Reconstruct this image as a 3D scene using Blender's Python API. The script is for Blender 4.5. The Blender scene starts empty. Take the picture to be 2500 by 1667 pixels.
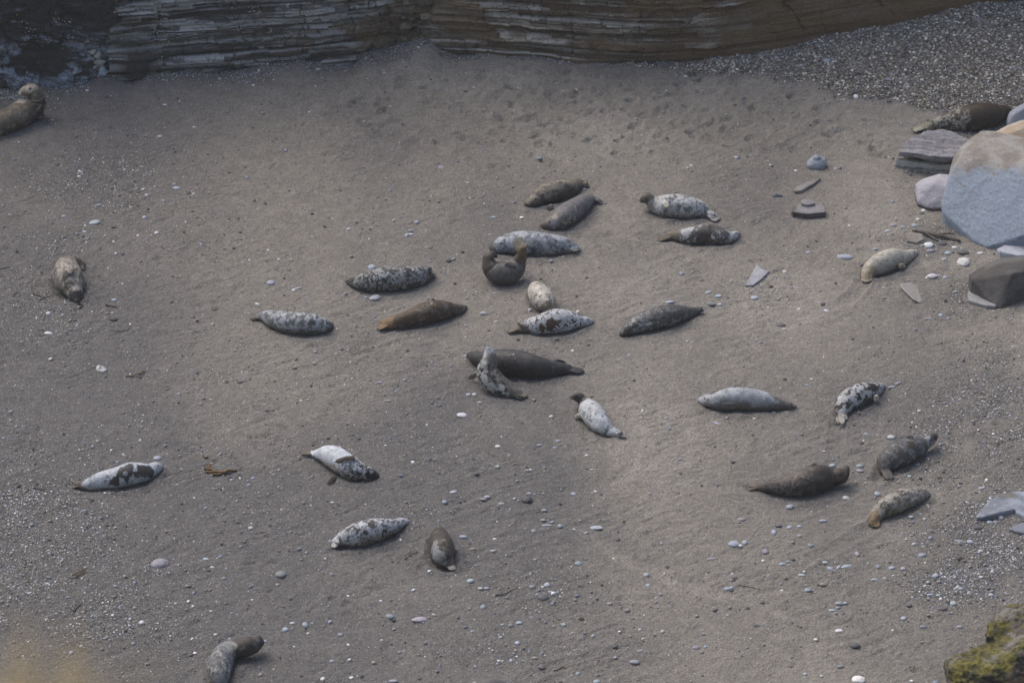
import bpy, bmesh, math, random
import numpy as np
from mathutils import Vector, Matrix

random.seed(7)
RNG = np.random.default_rng(11)
SC = bpy.context.scene
COL = SC.collection

# ------------------------------------------------------------------ camera
FPX, W0, H0 = 10450.0, 2500.0, 1667.0          # focal length and frame of the photograph in its own pixels
DEP = math.radians(30.0)                        # the view looks 30 degrees down
CAMZ = 47.5
cam_d = bpy.data.cameras.new("Camera")
cam = bpy.data.objects.new("Camera", cam_d)
COL.objects.link(cam)
cam.location = (0, 0, CAMZ)
cam.rotation_euler = (math.pi / 2 - DEP, 0, 0)
cam_d.sensor_width = 36.0
cam_d.lens = 36.0 * FPX / W0
cam_d.clip_start = 0.1
cam_d.clip_end = 2000
cam_d.dof.use_dof = True
cam_d.dof.focus_distance = 95.0
cam_d.dof.aperture_fstop = 3.4
SC.camera = cam

# ------------------------------------------------------------------ light
SUN_DIR = Vector((-0.40, 0.42, 0.84)).normalized()       # towards the brightest part of the sky
world = bpy.data.worlds.new("World")
SC.world = world
world.use_nodes = True
wn = world.node_tree.nodes
wn.clear()
sky = wn.new("ShaderNodeTexSky")
sky.sky_type = 'NISHITA'
sky.sun_disc = False
sky.sun_elevation = math.asin(SUN_DIR.z)
sky.sun_rotation = math.atan2(SUN_DIR.x, SUN_DIR.y)
sky.air_density = 0.95
sky.dust_density = 3.5
bg = wn.new("ShaderNodeBackground")
bg.inputs[1].default_value = 0.13
wo = wn.new("ShaderNodeOutputWorld")
world.node_tree.links.new(sky.outputs[0], bg.inputs[0])
world.node_tree.links.new(bg.outputs[0], wo.inputs[0])
sun_d = bpy.data.lights.new("Sun", 'SUN')
sun_d.energy = 1.25
sun_d.angle = math.radians(50)
sun_d.color = (1.0, 0.95, 0.88)
sun = bpy.data.objects.new("Sun", sun_d)
COL.objects.link(sun)
sun.rotation_euler = SUN_DIR.to_track_quat('Z', 'Y').to_euler()
sun.location = SUN_DIR * 60

SC.view_settings.view_transform = 'Standard'
SC.view_settings.look = 'None'
SC.view_settings.gamma = 1.0
SC.view_settings.exposure = 0.70
SC.cycles.use_denoising = True
SC.cycles.max_bounces = 6

# ------------------------------------------------------------------ numeric helpers
def _h(ix, iy, iz, seed):
    h = (ix.astype(np.int64) * 374761393 + iy.astype(np.int64) * 668265263 + iz.astype(np.int64) * 2147483647 + seed * 974634777) & 0xFFFFFFFF
    h = ((h ^ (h >> 13)) * 1274126177) & 0xFFFFFFFF
    h = ((h ^ (h >> 16)) * 2246822519) & 0xFFFFFFFF
    return ((h ^ (h >> 15)) & 0xFFFFFF) / float(0xFFFFFF)

def vn3(x, y, z, seed=0):
    x, y, z = np.broadcast_arrays(np.asarray(x, float), np.asarray(y, float), np.asarray(z, float))
    ix, iy, iz = np.floor(x), np.floor(y), np.floor(z)
    fx, fy, fz = x - ix, y - iy, z - iz
    fx, fy, fz = [f * f * (3 - 2 * f) for f in (fx, fy, fz)]
    r = 0
    for a in (0, 1):
        for b in (0, 1):
            for c in (0, 1):
                w = (fx if a else 1 - fx) * (fy if b else 1 - fy) * (fz if c else 1 - fz)
                r = r + w * _h(ix + a, iy + b, iz + c, seed)
    return r

def vn2(x, y, seed=0):
    x, y = np.broadcast_arrays(np.asarray(x, float), np.asarray(y, float))
    ix, iy = np.floor(x), np.floor(y)
    fx, fy = x - ix, y - iy
    fx, fy = fx * fx * (3 - 2 * fx), fy * fy * (3 - 2 * fy)
    k = np.zeros_like(ix)
    r = 0
    for a in (0, 1):
        for b in (0, 1):
            r = r + (fx if a else 1 - fx) * (fy if b else 1 - fy) * _h(ix + a, iy + b, k, seed)
    return r

def fbm2(x, y, seed=0, o=3):
    r, a, t = 0, 1.0, 0
    for i in range(o):
        r = r + a * vn2(x * 2 ** i + 17.3 * i, y * 2 ** i - 9.1 * i, seed + i)
        t += a
        a *= 0.5
    return r / t

def fbm3(p, s, seed=0, o=3):
    r, a, t = 0, 1.0, 0
    for i in range(o):
        k = s * 2 ** i
        r = r + a * vn3(p[:, 0] * k + 3.7 * i, p[:, 1] * k, p[:, 2] * k - 5.2 * i, seed + i)
        t += a
        a *= 0.5
    return r / t

def ss(a, b, x):
    t = np.clip((x - a) / (b - a), 0, 1)
    return t * t * (3 - 2 * t)

def worley(x, y, seed=0):
    """nearest cell: distance to border, cell id hashes (two), offset to the cell's point"""
    ix, iy = np.floor(x), np.floor(y)
    k = np.zeros_like(ix)
    d1 = np.full(x.shape, 9.0); d2 = np.full(x.shape, 9.0)
    cx = np.zeros_like(x); cy = np.zeros_like(x); ox = np.zeros_like(x); oy = np.zeros_like(x)
    for a in (-1, 0, 1):
        for b in (-1, 0, 1):
            px = ix + a + _h(ix + a, iy + b, k, seed)
            py = iy + b + _h(ix + a, iy + b, k, seed + 5)
            d = np.hypot(px - x, py - y)
            m = d < d1
            d2 = np.where(m, d1, np.minimum(d2, d))
            cx = np.where(m, ix + a, cx); cy = np.where(m, iy + b, cy)
            ox = np.where(m, x - px, ox); oy = np.where(m, y - py, oy)
            d1 = np.where(m, d, d1)
    return d2 - d1, _h(cx, cy, k, seed + 9), _h(cx, cy, k, seed + 13), ox, oy

CD, SD = math.cos(DEP), math.sin(DEP)

def ray(px, py):
    """unit direction of the sight line through a photo pixel"""
    a, b = (px - W0 / 2) / FPX, (H0 / 2 - py) / FPX
    v = np.array([a, CD + b * SD, -SD + b * CD])
    return v / np.linalg.norm(v)

def project(x, y, z):
    zz = z - CAMZ
    dep = y * CD - zz * SD
    return W0 / 2 + FPX * x / dep, H0 / 2 - FPX * (y * SD + zz * CD) / dep, dep

def flat(px, py, z=0.0):
    v = ray(px, py)
    t = (z - CAMZ) / v[2]
    return v[0] * t, v[1] * t

def catmull(P, n):
    P = np.asarray(P, float)
    d = np.r_[0, np.cumsum(np.linalg.norm(np.diff(P[:, :3], axis=0), axis=1))]
    t = np.linspace(0, d[-1], n)
    M = np.zeros_like(P)
    M[1:-1] = (P[2:] - P[:-2]) / (d[2:] - d[:-2])[:, None]
    M[0] = (P[1] - P[0]) / (d[1] - d[0]); M[-1] = (P[-1] - P[-2]) / (d[-1] - d[-2])
    k = np.clip(np.searchsorted(d, t, side='right') - 1, 0, len(P) - 2)
    h = (d[k + 1] - d[k])[:, None]; s = ((t - d[k]) / h[:, 0])[:, None]
    return (2 * s ** 3 - 3 * s ** 2 + 1) * P[k] + (s ** 3 - 2 * s ** 2 + s) * h * M[k] + (-2 * s ** 3 + 3 * s ** 2) * P[k + 1] + (s ** 3 - s ** 2) * h * M[k + 1]

# ------------------------------------------------------------------ the seals: read off the photograph as (pixel x, pixel y, half thickness in pixels[, height of the spine])
WHITE, PALE, CREAM, TAN = (.60, .60, .59), (.46, .45, .43), (.42, .37, .285), (.30, .24, .17)
BROWN, DARKB, DARK, GREY, BLUEG = (.125, .088, .060), (.062, .046, .034), (.045, .040, .037), (.19, .185, .18), (.30, .315, .335)
ORANGE, OLIVE, BLACK, MID = (.22, .135, .060), (.17, .145, .10), (.022, .020, .019), (.13, .118, .108)

G = dict
SEALS = [
 G(label="brown seal by the left cliff foot with its tan head raised high", seed=1, base=(.15, .118, .085), back=(.18, .145, .105), side=(.075, .055, .038), head=(CREAM, .13), mott=[(9, .60, .05, TAN)],
   sp=[(50, 229, 6, .70), (60, 223, 12, .76), (78, 222, 19, .77), (88, 238, 24, .58), (82, 258, 28, .38), (62, 271, 31), (38, 285, 31), (10, 299, 28), (-22, 312, 23), (-52, 320, 15), (-68, 324, 9)],
   hf=[(-95, 330, 16), (-92, 338, 14)], ff=[(90, 275, 108, 292, 14, .2, .04)]),
 G(label="mottled cream seal facing the viewer, flopped alone beside black sticks", seed=2, base=(.33, .29, .235), back=(.36, .32, .27), mott=[(7, .56, .05, (.15, .12, .095)), (14, .60, .04, (.10, .085, .07))], head=(DARK, .10), tail=(BROWN, .80),
   sp=[(188, 734, 6), (186, 726, 13), (182, 713, 20), (175, 697, 29), (168, 681, 35), (163, 664, 34), (164, 652, 27), (174, 645, 20), (188, 643, 14), (196, 646, 10)],
   hf=[(207, 652, 14), (198, 661, 12)], ff=[(170, 656, 176, 668, 12, .62, .60), (200, 690, 209, 702, 10, .2, .04)], fl=OLIVE, blot=[(158, 668, 9, (.12, .10, .08)), (168, 685, 8, (.14, .12, .09))]),
 G(label="brown seal with sandy shoulders, the uppermost of the two lying side by side", seed=3, base=(.12, .092, .070), back=(.27, .235, .18), mott=[(12, .56, .05, (.10, .08, .06), 0, .7)], side=(.10, .076, .058),
   sp=[(1287, 497, 6), (1294, 495, 10), (1305, 489, 15), (1322, 477, 21), (1345, 469, 25), (1370, 463, 24), (1393, 455, 21), (1408, 449, 14), (1420, 447, 8)],
   hf=[(1437, 445, 10, .12), (1440, 455, 9)], tail=((.19, .155, .11), .88)),
 G(label="taupe seal with pale flaky shoulders, the lower of two lying side by side", seed=4, base=(.15, .132, .122), back=(.20, .185, .18), mott=[(11, .60, .03, CREAM, .0, .45)], head=(OLIVE, .08), side=(.12, .10, .09),
   sp=[(1325, 548, 7), (1334, 548, 11), (1346, 545, 16), (1362, 538, 23), (1380, 526, 27), (1400, 512, 26), (1420, 498, 22), (1436, 488, 15), (1446, 486, 9)],
   hf=[(1473, 493, 8, .06), (1466, 488, 8, .10)], ff=[(1350, 505, 1336, 512, 12, .30, .22)], blot=[(1349, 549, 13, (.27, .27, .29)), (1380, 512, 10, (.26, .25, .25)), (1350, 528, 9, CREAM)]),
 G(label="white seal with grey spots and an olive head turned up and back", seed=5, base=(.50, .50, .49), mott=[(9, .575, .035, (.17, .17, .17), .30, 1.1), (20, .60, .04, (.20, .20, .20), .15, 1.1)], head=(OLIVE, .135), side=(.46, .44, .40),
   sp=[(1568, 489, 6, .26), (1573, 486, 10, .30), (1581, 483, 14, .32), (1589, 490, 16, .28), (1602, 499, 21), (1622, 502, 26), (1645, 502, 28), (1680, 505, 26), (1706, 509, 21), (1725, 518, 14), (1738, 526, 9)],
   hf=[(1758, 537, 9), (1749, 542, 10)], ff=[(1622, 490, 1630, 508, 10, .40, .30)], blot=[(1603, 503, 15, WHITE), (1612, 494, 9, WHITE), (1628, 503, 6, (.16, .16, .15))], fl=(.36, .34, .29)),
 G(label="pale seal with a dark mottled middle and long brown hind flippers", seed=6, base=(.45, .45, .46), mott=[(8, .44, .05, (.095, .085, .072), .25, .66), (11, .57, .04, (.13, .12, .11), .1, .9)], tail=(OLIVE, .86), head=((.20, .20, .20), .07),
   sp=[(1799, 570, 6), (1791, 575, 10), (1779, 578, 15), (1762, 575, 20), (1731, 571, 25), (1700, 573, 22), (1668, 575, 17), (1649, 575, 12), (1636, 577, 7)],
   hf=[(1602, 587, 11), (1608, 580, 8, .08)], fl=(.14, .115, .075), blot=[(1735, 552, 8, DARK), (1722, 585, 18, (.10, .07, .055))]),
 G(label="blue grey white-mottled seal lying behind the seal curled like a banana", seed=7, base=(.24, .25, .27), mott=[(8, .54, .06, (.48, .49, .50)), (15, .60, .05, (.46, .46, .46)), (6, .60, .05, (.12, .12, .12))], head=((.15, .14, .12), .04), back=(.27, .29, .32),
   sp=[(1203, 603, 8), (1212, 603, 14), (1233, 594, 22), (1262, 592, 27), (1300, 593, 28), (1340, 596, 26), (1373, 597, 20), (1393, 602, 14), (1405, 606, 9)],
   hf=[(1409, 614, 10, .10), (1416, 609, 9)], ff=[(1262, 575, 1274, 580, 9, .42, .38)], blot=[(1240, 590, 13, (.45, .48, .52)), (1287, 589, 8, PALE)], fl=(.20, .18, .15)),
 G(label="plain brown seal curled up like a banana with head and flippers lifted", seed=8, base=(.125, .108, .095), head=((.085, .065, .048), .16), tail=((.16, .115, .06), .84), back=(.16, .148, .14), up=(0, -.3, 1),
   sp=[(1209, 624, 6, .57), (1203, 622, 11, .60), (1194, 631, 15, .54), (1195, 645, 20, .43), (1203, 657, 25, .33), (1220, 666, 28, .25), (1242, 664, 29, .26), (1260, 652, 24, .36), (1269, 636, 17, .52), (1274, 620, 12, .70), (1276, 607, 9, .83)],
   hf=[(1260, 579, 19, 1.02, .25), (1282, 592, 13, .94, .25)], ff=[(1233, 643, 1260, 650, 9, .53, .47), (1214, 688, 1238, 690, 8, .06, .03)], fl=(.25, .215, .16), side=(.11, .09, .078)),
 G(label="heavily mottled black and grey seal with a blue stone at its back", seed=9, base=(.30, .30, .295), mott=[(8, .50, .04, (.07, .063, .055)), (17, .56, .05, (.42, .42, .42)), (13, .62, .04, (.05, .045, .04))], head=((.085, .078, .068), .08),
   sp=[(849, 684, 5), (856, 686, 9), (868, 688, 14), (887, 688, 21), (914, 684, 28), (950, 680, 30), (985, 677, 28), (1018, 673, 24), (1037, 668, 18), (1045, 658, 11, .28)],
   hf=[(1065, 671, 11, .05), (1058, 676, 9, .05)], fl=(.17, .16, .14), side=(.19, .165, .14), ff=[(905, 702, 930, 706, 11, .08, .03)]),
 G(label="rusty brown seal with a pale collar and orange hind flippers", seed=10, base=(.088, .058, .034), mott=[(5, .15, .05, (.40, .37, .33), .075, .10), (8, .60, .05, (.20, .16, .12))], head=((.085, .08, .075), .045), tail=(ORANGE, .87), back=(.105, .070, .040),
   sp=[(1135, 750, 5), (1126, 752, 10), (1115, 754, 14), (1097, 755, 20), (1066, 758, 26), (1035, 765, 26), (1004, 775, 22), (974, 784, 18), (953, 790, 13), (944, 791, 10)],
   hf=[(919, 803, 12), (925, 783, 9, .12)], fl=ORANGE, blot=[(1092, 744, 8, (.17, .16, .15)), (1056, 738, 2.5, PALE)], ff=[(1052, 733, 1062, 741, 7, .45, .40)]),
 G(label="small pale spotted seal pup hidden head first behind a spotted white seal", seed=11, base=(.56, .52, .44), mott=[(14, .59, .035, (.17, .15, .13))], head=((.17, .135, .10), .26), tail=((.40, .37, .31), .9), eyes=False,
   sp=[(1354, 770, 8), (1348, 760, 14), (1340, 749, 20), (1330, 737, 26), (1320, 722, 27), (1312, 710, 23), (1308, 702, 16), (1306, 698, 10)],
   hf=[(1326, 694, 8, .1)], ff=[(1336, 706, 1346, 720, 8, .2, .1)], fl=TAN),
 G(label="white seal with black spots in front of the small pale pup", seed=12, base=(.54, .54, .55), mott=[(17, .565, .025, (.06, .05, .042), .15, .95)], head=((.36, .36, .38), .05), tail=((.20, .17, .13), .9),
   sp=[(1444, 783, 5), (1435, 784, 9), (1418, 784, 15), (1389, 782, 24), (1358, 783, 29), (1324, 790, 25), (1292, 795, 18), (1274, 800, 12), (1264, 803, 8)],
   hf=[(1236, 810, 10), (1266, 788, 10, .26)], fl=(.18, .15, .105), blot=[(1348, 800, 14, (.11, .065, .035)), (1322, 803, 8, (.13, .08, .045)), (1380, 770, 8, WHITE)]),
 G(label="dark grey speckled seal alone right of the spotted white seal", seed=13, base=(.105, .094, .086), mott=[(12, .56, .04, (.24, .23, .22), .25, .9), (13, .46, .06, (.33, .33, .33), .06, .30), (14, .58, .03, (.06, .055, .05), .06, .3)], head=((.08, .07, .06), .07), side=(.085, .072, .063),
   sp=[(1519, 815, 6), (1528, 808, 12), (1546, 797, 18), (1580, 782, 26), (1615, 773, 28), (1650, 767, 24), (1674, 762, 16), (1692, 760, 11), (1702, 759, 8)],
   hf=[(1720, 757, 8, .08), (1716, 751, 7, .14)]),
 G(label="slim light grey dappled seal lying furthest left of the central cluster", seed=14, base=(.40, .415, .43), mott=[(9, .53, .05, (.15, .15, .155)), (15, .58, .04, (.09, .085, .08), 0, .5)], head=((.15, .14, .125), .04), side=(.26, .24, .21), tail=((.21, .19, .16), .93),
   sp=[(806, 793, 7), (797, 794, 13), (784, 793, 20), (760, 790, 25), (715, 788, 26), (680, 781, 23), (652, 772, 15), (638, 773, 9), (630, 774, 7)],
   hf=[(608, 775, 7, .06), (612, 780, 6)], ff=[(716, 777, 746, 768, 9, .36, .40)], fl=(.15, .135, .115)),
 G(label="spotted seal rearing up with its head across the dark bull", seed=15, base=(.24, .215, .185), mott=[(16, .505, .025, (.055, .045, .038), .20, .95)], head=((.34, .375, .41), .045), back=(.22, .195, .17), side=(.50, .50, .48), side_at=-.25, up=(.85, .1, .45), tail=((.17, .15, .12), .88), eyes=False,
   sp=[(1192, 853, 8, .89), (1193, 859, 12, .84), (1195, 869, 16, .75), (1194, 881, 20, .64), (1191, 894, 23, .52), (1189, 908, 27, .39), (1198, 923, 28, .30), (1216, 937, 25), (1236, 948, 20), (1252, 956, 14), (1264, 960, 10)],
   hf=[(1289, 968, 11), (1275, 974, 10), (1275, 951, 8)], ff=[(1166, 911, 1143, 925, 9, .22, .03)], fl=(.21, .18, .14), blot=[(1176, 924, 9, (.50, .50, .48)), (1196, 943, 9, (.50, .50, .48)), (1222, 951, 8, (.50, .50, .48))]),
 G(label="big near black bull seal lying behind the rearing spotted seal", seed=16, base=(.040, .034, .030), back=(.064, .058, .055), side=(.042, .029, .019), mott=[(9, .66, .04, (.13, .12, .11))],
   sp=[(1148, 867, 7), (1157, 868, 13), (1171, 876, 20), (1198, 880, 26), (1234, 883, 32), (1273, 888, 32), (1311, 895, 27), (1350, 898, 19), (1378, 900, 13), (1392, 900, 9)],
   hf=[(1428, 906, 11), (1421, 911, 9)], ff=[(1350, 884, 1382, 886, 9, .28, .20)], fl=(.05, .043, .038), blot=[(1254, 860, 2.2, PALE), (1240, 862, 2, (.3, .28, .26)), (1246, 860, 2, (.3, .28, .26)), (1256, 870, 1.8, (.3, .28, .26))]),
 G(label="white bellied seal sprawled with dark head bent back, below the bull", seed=17, base=(.55, .56, .57), mott=[(14, .60, .04, (.27, .28, .30), .25, 1), (9, .64, .04, (.22, .22, .23), .3, 1)], head=((.13, .105, .085), .16), side=(.47, .44, .37),
   sp=[(1398, 969, 6, .28), (1405, 968, 10, .30), (1416, 971, 13, .26), (1426, 981, 16, .22), (1436, 996, 24), (1453, 1018, 27), (1471, 1037, 22), (1489, 1051, 14), (1503, 1056, 10), (1511, 1059, 7)],
   hf=[(1530, 1068, 6), (1518, 1056, 8, .1)], ff=[(1420, 1014, 1403, 1022, 9, .08, .03), (1452, 992, 1466, 1004, 13, .32, .22)], fl=(.36, .32, .26), blot=[(1403, 975, 6, (.05, .042, .036))]),
 G(label="smooth plain blue grey seal stretched straight on open sand", seed=18, base=(.29, .29, .295), back=(.38, .395, .41), side=(.22, .195, .175), head=((.40, .41, .42), .10), tail=((.19, .165, .14), .86),
   sp=[(1713, 975, 7), (1723, 977, 13), (1748, 978, 21), (1770, 974, 26), (1790, 972, 28), (1831, 974, 27), (1874, 979, 21), (1905, 985, 14), (1922, 989, 9)],
   hf=[(1946, 991, 8), (1935, 983, 7, .12)], blot=[(1725, 972, 4, (.2, .2, .2))]),
 G(label="black and white blotched seal beside grey gravel with pale flippers", seed=19, base=(.42, .41, .40), mott=[(6, .50, .03, (.048, .038, .029)), (11, .60, .03, (.05, .04, .03), .3, 1)], head=((.30, .33, .35), .08), back=(.46, .46, .46),
   sp=[(2154, 941, 6), (2146, 944, 10), (2136, 950, 17), (2112, 957, 24), (2088, 966, 27), (2070, 979, 25), (2058, 994, 20), (2053, 1007, 13), (2052, 1014, 9)],
   hf=[(2056, 1036, 7, .12), (2046, 1036, 9), (2064, 1027, 9)], ff=[(2136, 973, 2146, 973, 13, .16, .06)], fl=(.40, .37, .31), blot=[(2118, 938, 8, (.42, .38, .35)), (2127, 962, 12, PALE), (2125, 945, 7, DARK)]),
 G(label="dark mottled seal with whitish neck and lifted black muzzle, next to a white pebble", seed=20, base=(.115, .105, .098), mott=[(5, .12, .05, (.34, .355, .37), .10, .155), (10, .56, .05, (.24, .235, .23), .3, 1)], head=(DARK, .085), side=(.085, .072, .062),
   sp=[(2281, 1065, 8, .26), (2275, 1070, 11, .27), (2261, 1081, 15, .22), (2238, 1090, 25), (2206, 1102, 31), (2180, 1115, 30), (2164, 1128, 24), (2157, 1142, 15), (2157, 1149, 10)],
   hf=[(2178, 1171, 9), (2168, 1171, 9)], fl=(.12, .105, .09), ff=[(2212, 1072, 2232, 1074, 16, .42, .44)], blot=[(2227, 1080, 13, (.085, .06, .042))]),
 G(label="chocolate brown seal with a dark front half and raised blunt head", seed=21, base=(.115, .095, .08), mott=[(3, .40, .10, (.055, .037, .026), -1, .46), (9, .52, .06, (.20, .168, .14), .45, 1), (20, .55, .05, (.06, .048, .04), .4, 1)], head=None, tail=((.13, .105, .08), .9), side=(.065, .045, .032),
   sp=[(2067, 1142, 8, .34), (2062, 1152, 14, .30), (2050, 1161, 20, .26), (2030, 1164, 26), (1990, 1168, 33), (1949, 1181, 29), (1911, 1187, 21), (1877, 1187, 14), (1860, 1187, 10), (1850, 1186, 8)],
   hf=[(1824, 1194, 8), (1826, 1183, 9, .1)], fl=(.17, .135, .10), ff=[(1978, 1145, 2000, 1140, 18, .46, .44)]),
 G(label="tan freckled young seal in front of the dark pair with orange tail tips", seed=22, base=(.33, .295, .24), mott=[(11, .60, .04, (.12, .095, .07)), (7, .60, .05, (.20, .165, .12))], tail=((.22, .15, .075), .90), back=(.38, .35, .30), head=((.36, .34, .30), .1),
   sp=[(2266, 1207, 5), (2258, 1205, 10), (2243, 1206, 18), (2213, 1215, 24), (2180, 1229, 26), (2158, 1239, 22), (2142, 1253, 16), (2135, 1266, 12), (2133, 1271, 10)],
   hf=[(2127, 1285, 8), (2140, 1288, 10)], fl=(.24, .165, .08)),
 G(label="plain cream seal lying near the big pale boulder", seed=23, base=(.41, .375, .30), back=(.46, .43, .36), tail=((.36, .29, .19), .9), mott=[(9, .66, .04, (.28, .24, .18))], head=((.40, .37, .32), .1),
   sp=[(2235, 616, 5), (2226, 619, 10), (2207, 627, 17), (2179, 632, 25), (2147, 644, 26), (2126, 656, 19), (2117, 667, 13), (2115, 674, 10)],
   hf=[(2113, 691, 9), (2124, 688, 8), (2105, 688, 6)], ff=[(2196, 650, 2211, 650, 8, .14, .05)], fl=(.36, .30, .21)),
 G(label="dark chocolate seal with a mottled cream rump behind the ledge rock", seed=24, base=(.062, .040, .022), mott=[(7, .45, .05, (.33, .31, .26), .57, 1), (12, .56, .04, (.07, .06, .045), .55, 1)], side=(.055, .036, .021), tail=((.30, .285, .20), .9),
   sp=[(2466, 272, 7), (2458, 272, 14), (2440, 276, 22), (2403, 282, 31), (2366, 288, 32), (2335, 293, 26), (2305, 298, 19), (2278, 306, 13), (2258, 311, 9)],
   hf=[(2224, 315, 11), (2227, 321, 9)], fl=(.34, .32, .24), blot=[(2258, 314, 7, (.16, .15, .05))]),
 G(label="bluish white seal with dark patches round the shoulder, alone at lower left", seed=25, base=(.46, .48, .50), back=(.50, .53, .56), head=((.38, .38, .38), .05), tail=((.15, .12, .09), .93), mott=[(18, .64, .03, (.12, .12, .12), .3, .95)],
   sp=[(390, 1138, 7), (381, 1141, 13), (357, 1151, 20), (322, 1155, 27), (286, 1164, 25), (250, 1171, 21), (221, 1180, 15), (204, 1183, 11), (198, 1184, 8)],
   hf=[(174, 1188, 9), (181, 1178, 8, .1)], fl=(.13, .105, .08), blot=[(308, 1152, 17, (.07, .062, .058)), (318, 1135, 10, (.08, .07, .065)), (354, 1145, 19, (.085, .068, .058)), (372, 1150, 12, (.09, .075, .065)), (340, 1160, 9, (.10, .08, .07)), (281, 1181, 13, (.075, .062, .055)), (309, 1152, 5, (.42, .42, .42)), (388, 1138, 8, PALE)]),
 G(label="seal with white belly and dark speckled head end, hind flipper stretched left", seed=26, base=(.58, .61, .64), mott=[(10, .52, .05, (.14, .15, .165), .02, .44), (14, .54, .03, (.045, .038, .032), 0, .30)], head=(DARK, .05), side=(.46, .42, .35), tail=((.54, .57, .60), .9),
   sp=[(917, 1159, 7), (908, 1157, 13), (889, 1152, 20), (864, 1145, 26), (840, 1130, 28), (818, 1116, 28), (796, 1108, 22), (779, 1108, 14), (770, 1108, 10)],
   hf=[(732, 1105, 9, .05)], ff=[(818, 1163, 798, 1181, 8, .06, .03), (866, 1117, 816, 1128, 9, .50, .38)], fl=(.16, .13, .095), blot=[(840, 1112, 8, (.13, .10, .075)), (826, 1118, 7, (.13, .10, .075)), (856, 1112, 8, (.14, .11, .08))]),
 G(label="long pale grey seal with black flecks, white fore flipper on its flank", seed=27, base=(.43, .43, .43), mott=[(11, .54, .04, (.085, .075, .062), .15, .9), (18, .62, .03, (.08, .07, .06), .1, .9)], back=(.50, .51, .53), head=((.46, .47, .49), .10), side=(.33, .30, .255),
   sp=[(992, 1272, 5), (982, 1273, 9), (962, 1283, 18), (948, 1287, 22), (919, 1292, 28), (877, 1303, 29), (845, 1312, 23), (829, 1319, 14), (822, 1322, 10)],
   hf=[(809, 1337, 9), (820, 1325, 9, .14)], ff=[(938, 1276, 926, 1292, 10, .42, .26)], fl=(.46, .45, .42), blot=[(930, 1283, 6, WHITE)]),
 G(label="dark and silver seal seen end on, tapering to flippers at the bottom", seed=28, base=(.068, .050, .035), mott=[(9, .60, .05, (.13, .11, .09))], eyes=False, head=((.070, .055, .040), .12), tail=((.25, .23, .19), .95),
   sp=[(1073, 1297, 9), (1073, 1304, 19), (1074, 1318, 27), (1078, 1339, 32), (1083, 1358, 27), (1091, 1371, 19), (1099, 1380, 12), (1104, 1385, 8)],
   back=None, hf=[(1109, 1392, 7), (1103, 1392, 6)], fl=(.30, .28, .23), blot=[(1058, 1337, 15, (.30, .30, .30)), (1062, 1350, 16, (.32, .32, .32)), (1070, 1362, 14, (.30, .30, .295)), (1080, 1374, 10, (.27, .265, .25)), (1058, 1324, 10, (.28, .275, .27)), (1086, 1313, 4, (.24, .22, .20)), (1083, 1331, 4, (.24, .22, .20))]),
 G(label="bent seal with a grey dappled front and dark rear, at the bottom edge", seed=29, base=(.20, .20, .205), mott=[(9, .53, .05, (.36, .345, .315), .1, .60), (15, .57, .04, (.10, .10, .105), .05, .6), (6, .36, .10, (.080, .064, .052), .62, 1.2)], head=((.27, .28, .29), .07), side=(.095, .082, .072),
   sp=[(540, 1670, 9), (538, 1658, 18), (537, 1640, 26), (538, 1618, 29), (549, 1594, 26), (572, 1583, 25), (598, 1578, 24, .27), (617, 1572, 22, .29), (630, 1565, 17, .32)],
   hf=[(620, 1551, 14, .42, .3), (637, 1571, 13, .22, .3)], ff=[(545, 1572, 534, 1560, 11, .30, .36)], fl=(.075, .06, .05), blot=[(566, 1572, 17, (.36, .345, .31))]),
 G(label="dark brown back of a seal cut off by the bottom edge of the picture", seed=30, base=(.10, .085, .078), back=(.15, .135, .13), tail=((.22, .22, .23), .8),
   sp=[(1142, 1672, 8), (1150, 1675, 12), (1166, 1677, 19), (1190, 1679, 25), (1215, 1680, 22), (1238, 1678, 15), (1252, 1678, 9)], hf=[(1275, 1682, 9), (1270, 1674, 8)], blot=[(1151, 1668, 8, PALE)]),
]
# ------------------------------------------------------------------ ground height
CLIFF_PX = [(0, 205), (43, 214), (89, 207), (171, 205), (221, 195), (246, 181), (286, 193), (321, 196), (350, 184), (411, 175), (536, 175), (607, 168), (661, 155), (736, 147), (839, 155),
            (866, 153), (894, 128), (959, 116), (991, 104), (1026, 95), (1051, 99), (1080, 121), (1123, 136), (1205, 133), (1294, 136), (1373, 145), (1509, 155), (1598, 157), (1669, 158), (1696, 157),
            (1749, 144), (1821, 136), (1946, 116), (2017, 96), (2124, 73), (2231, 55), (2321, 30), (2410, 12), (2500, 9)]

def rough0(x, y):
    """large forms of the beach, before the sand piled against the cliff"""
    return 0.16 * (fbm2(x / 7.0, y / 9.0, 3, 2) - .5) + 1.1 * ss(3.0, 12.5, x) * ss(91.5, 100.5, y) + 0.25 * ss(90, 98, y)

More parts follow.
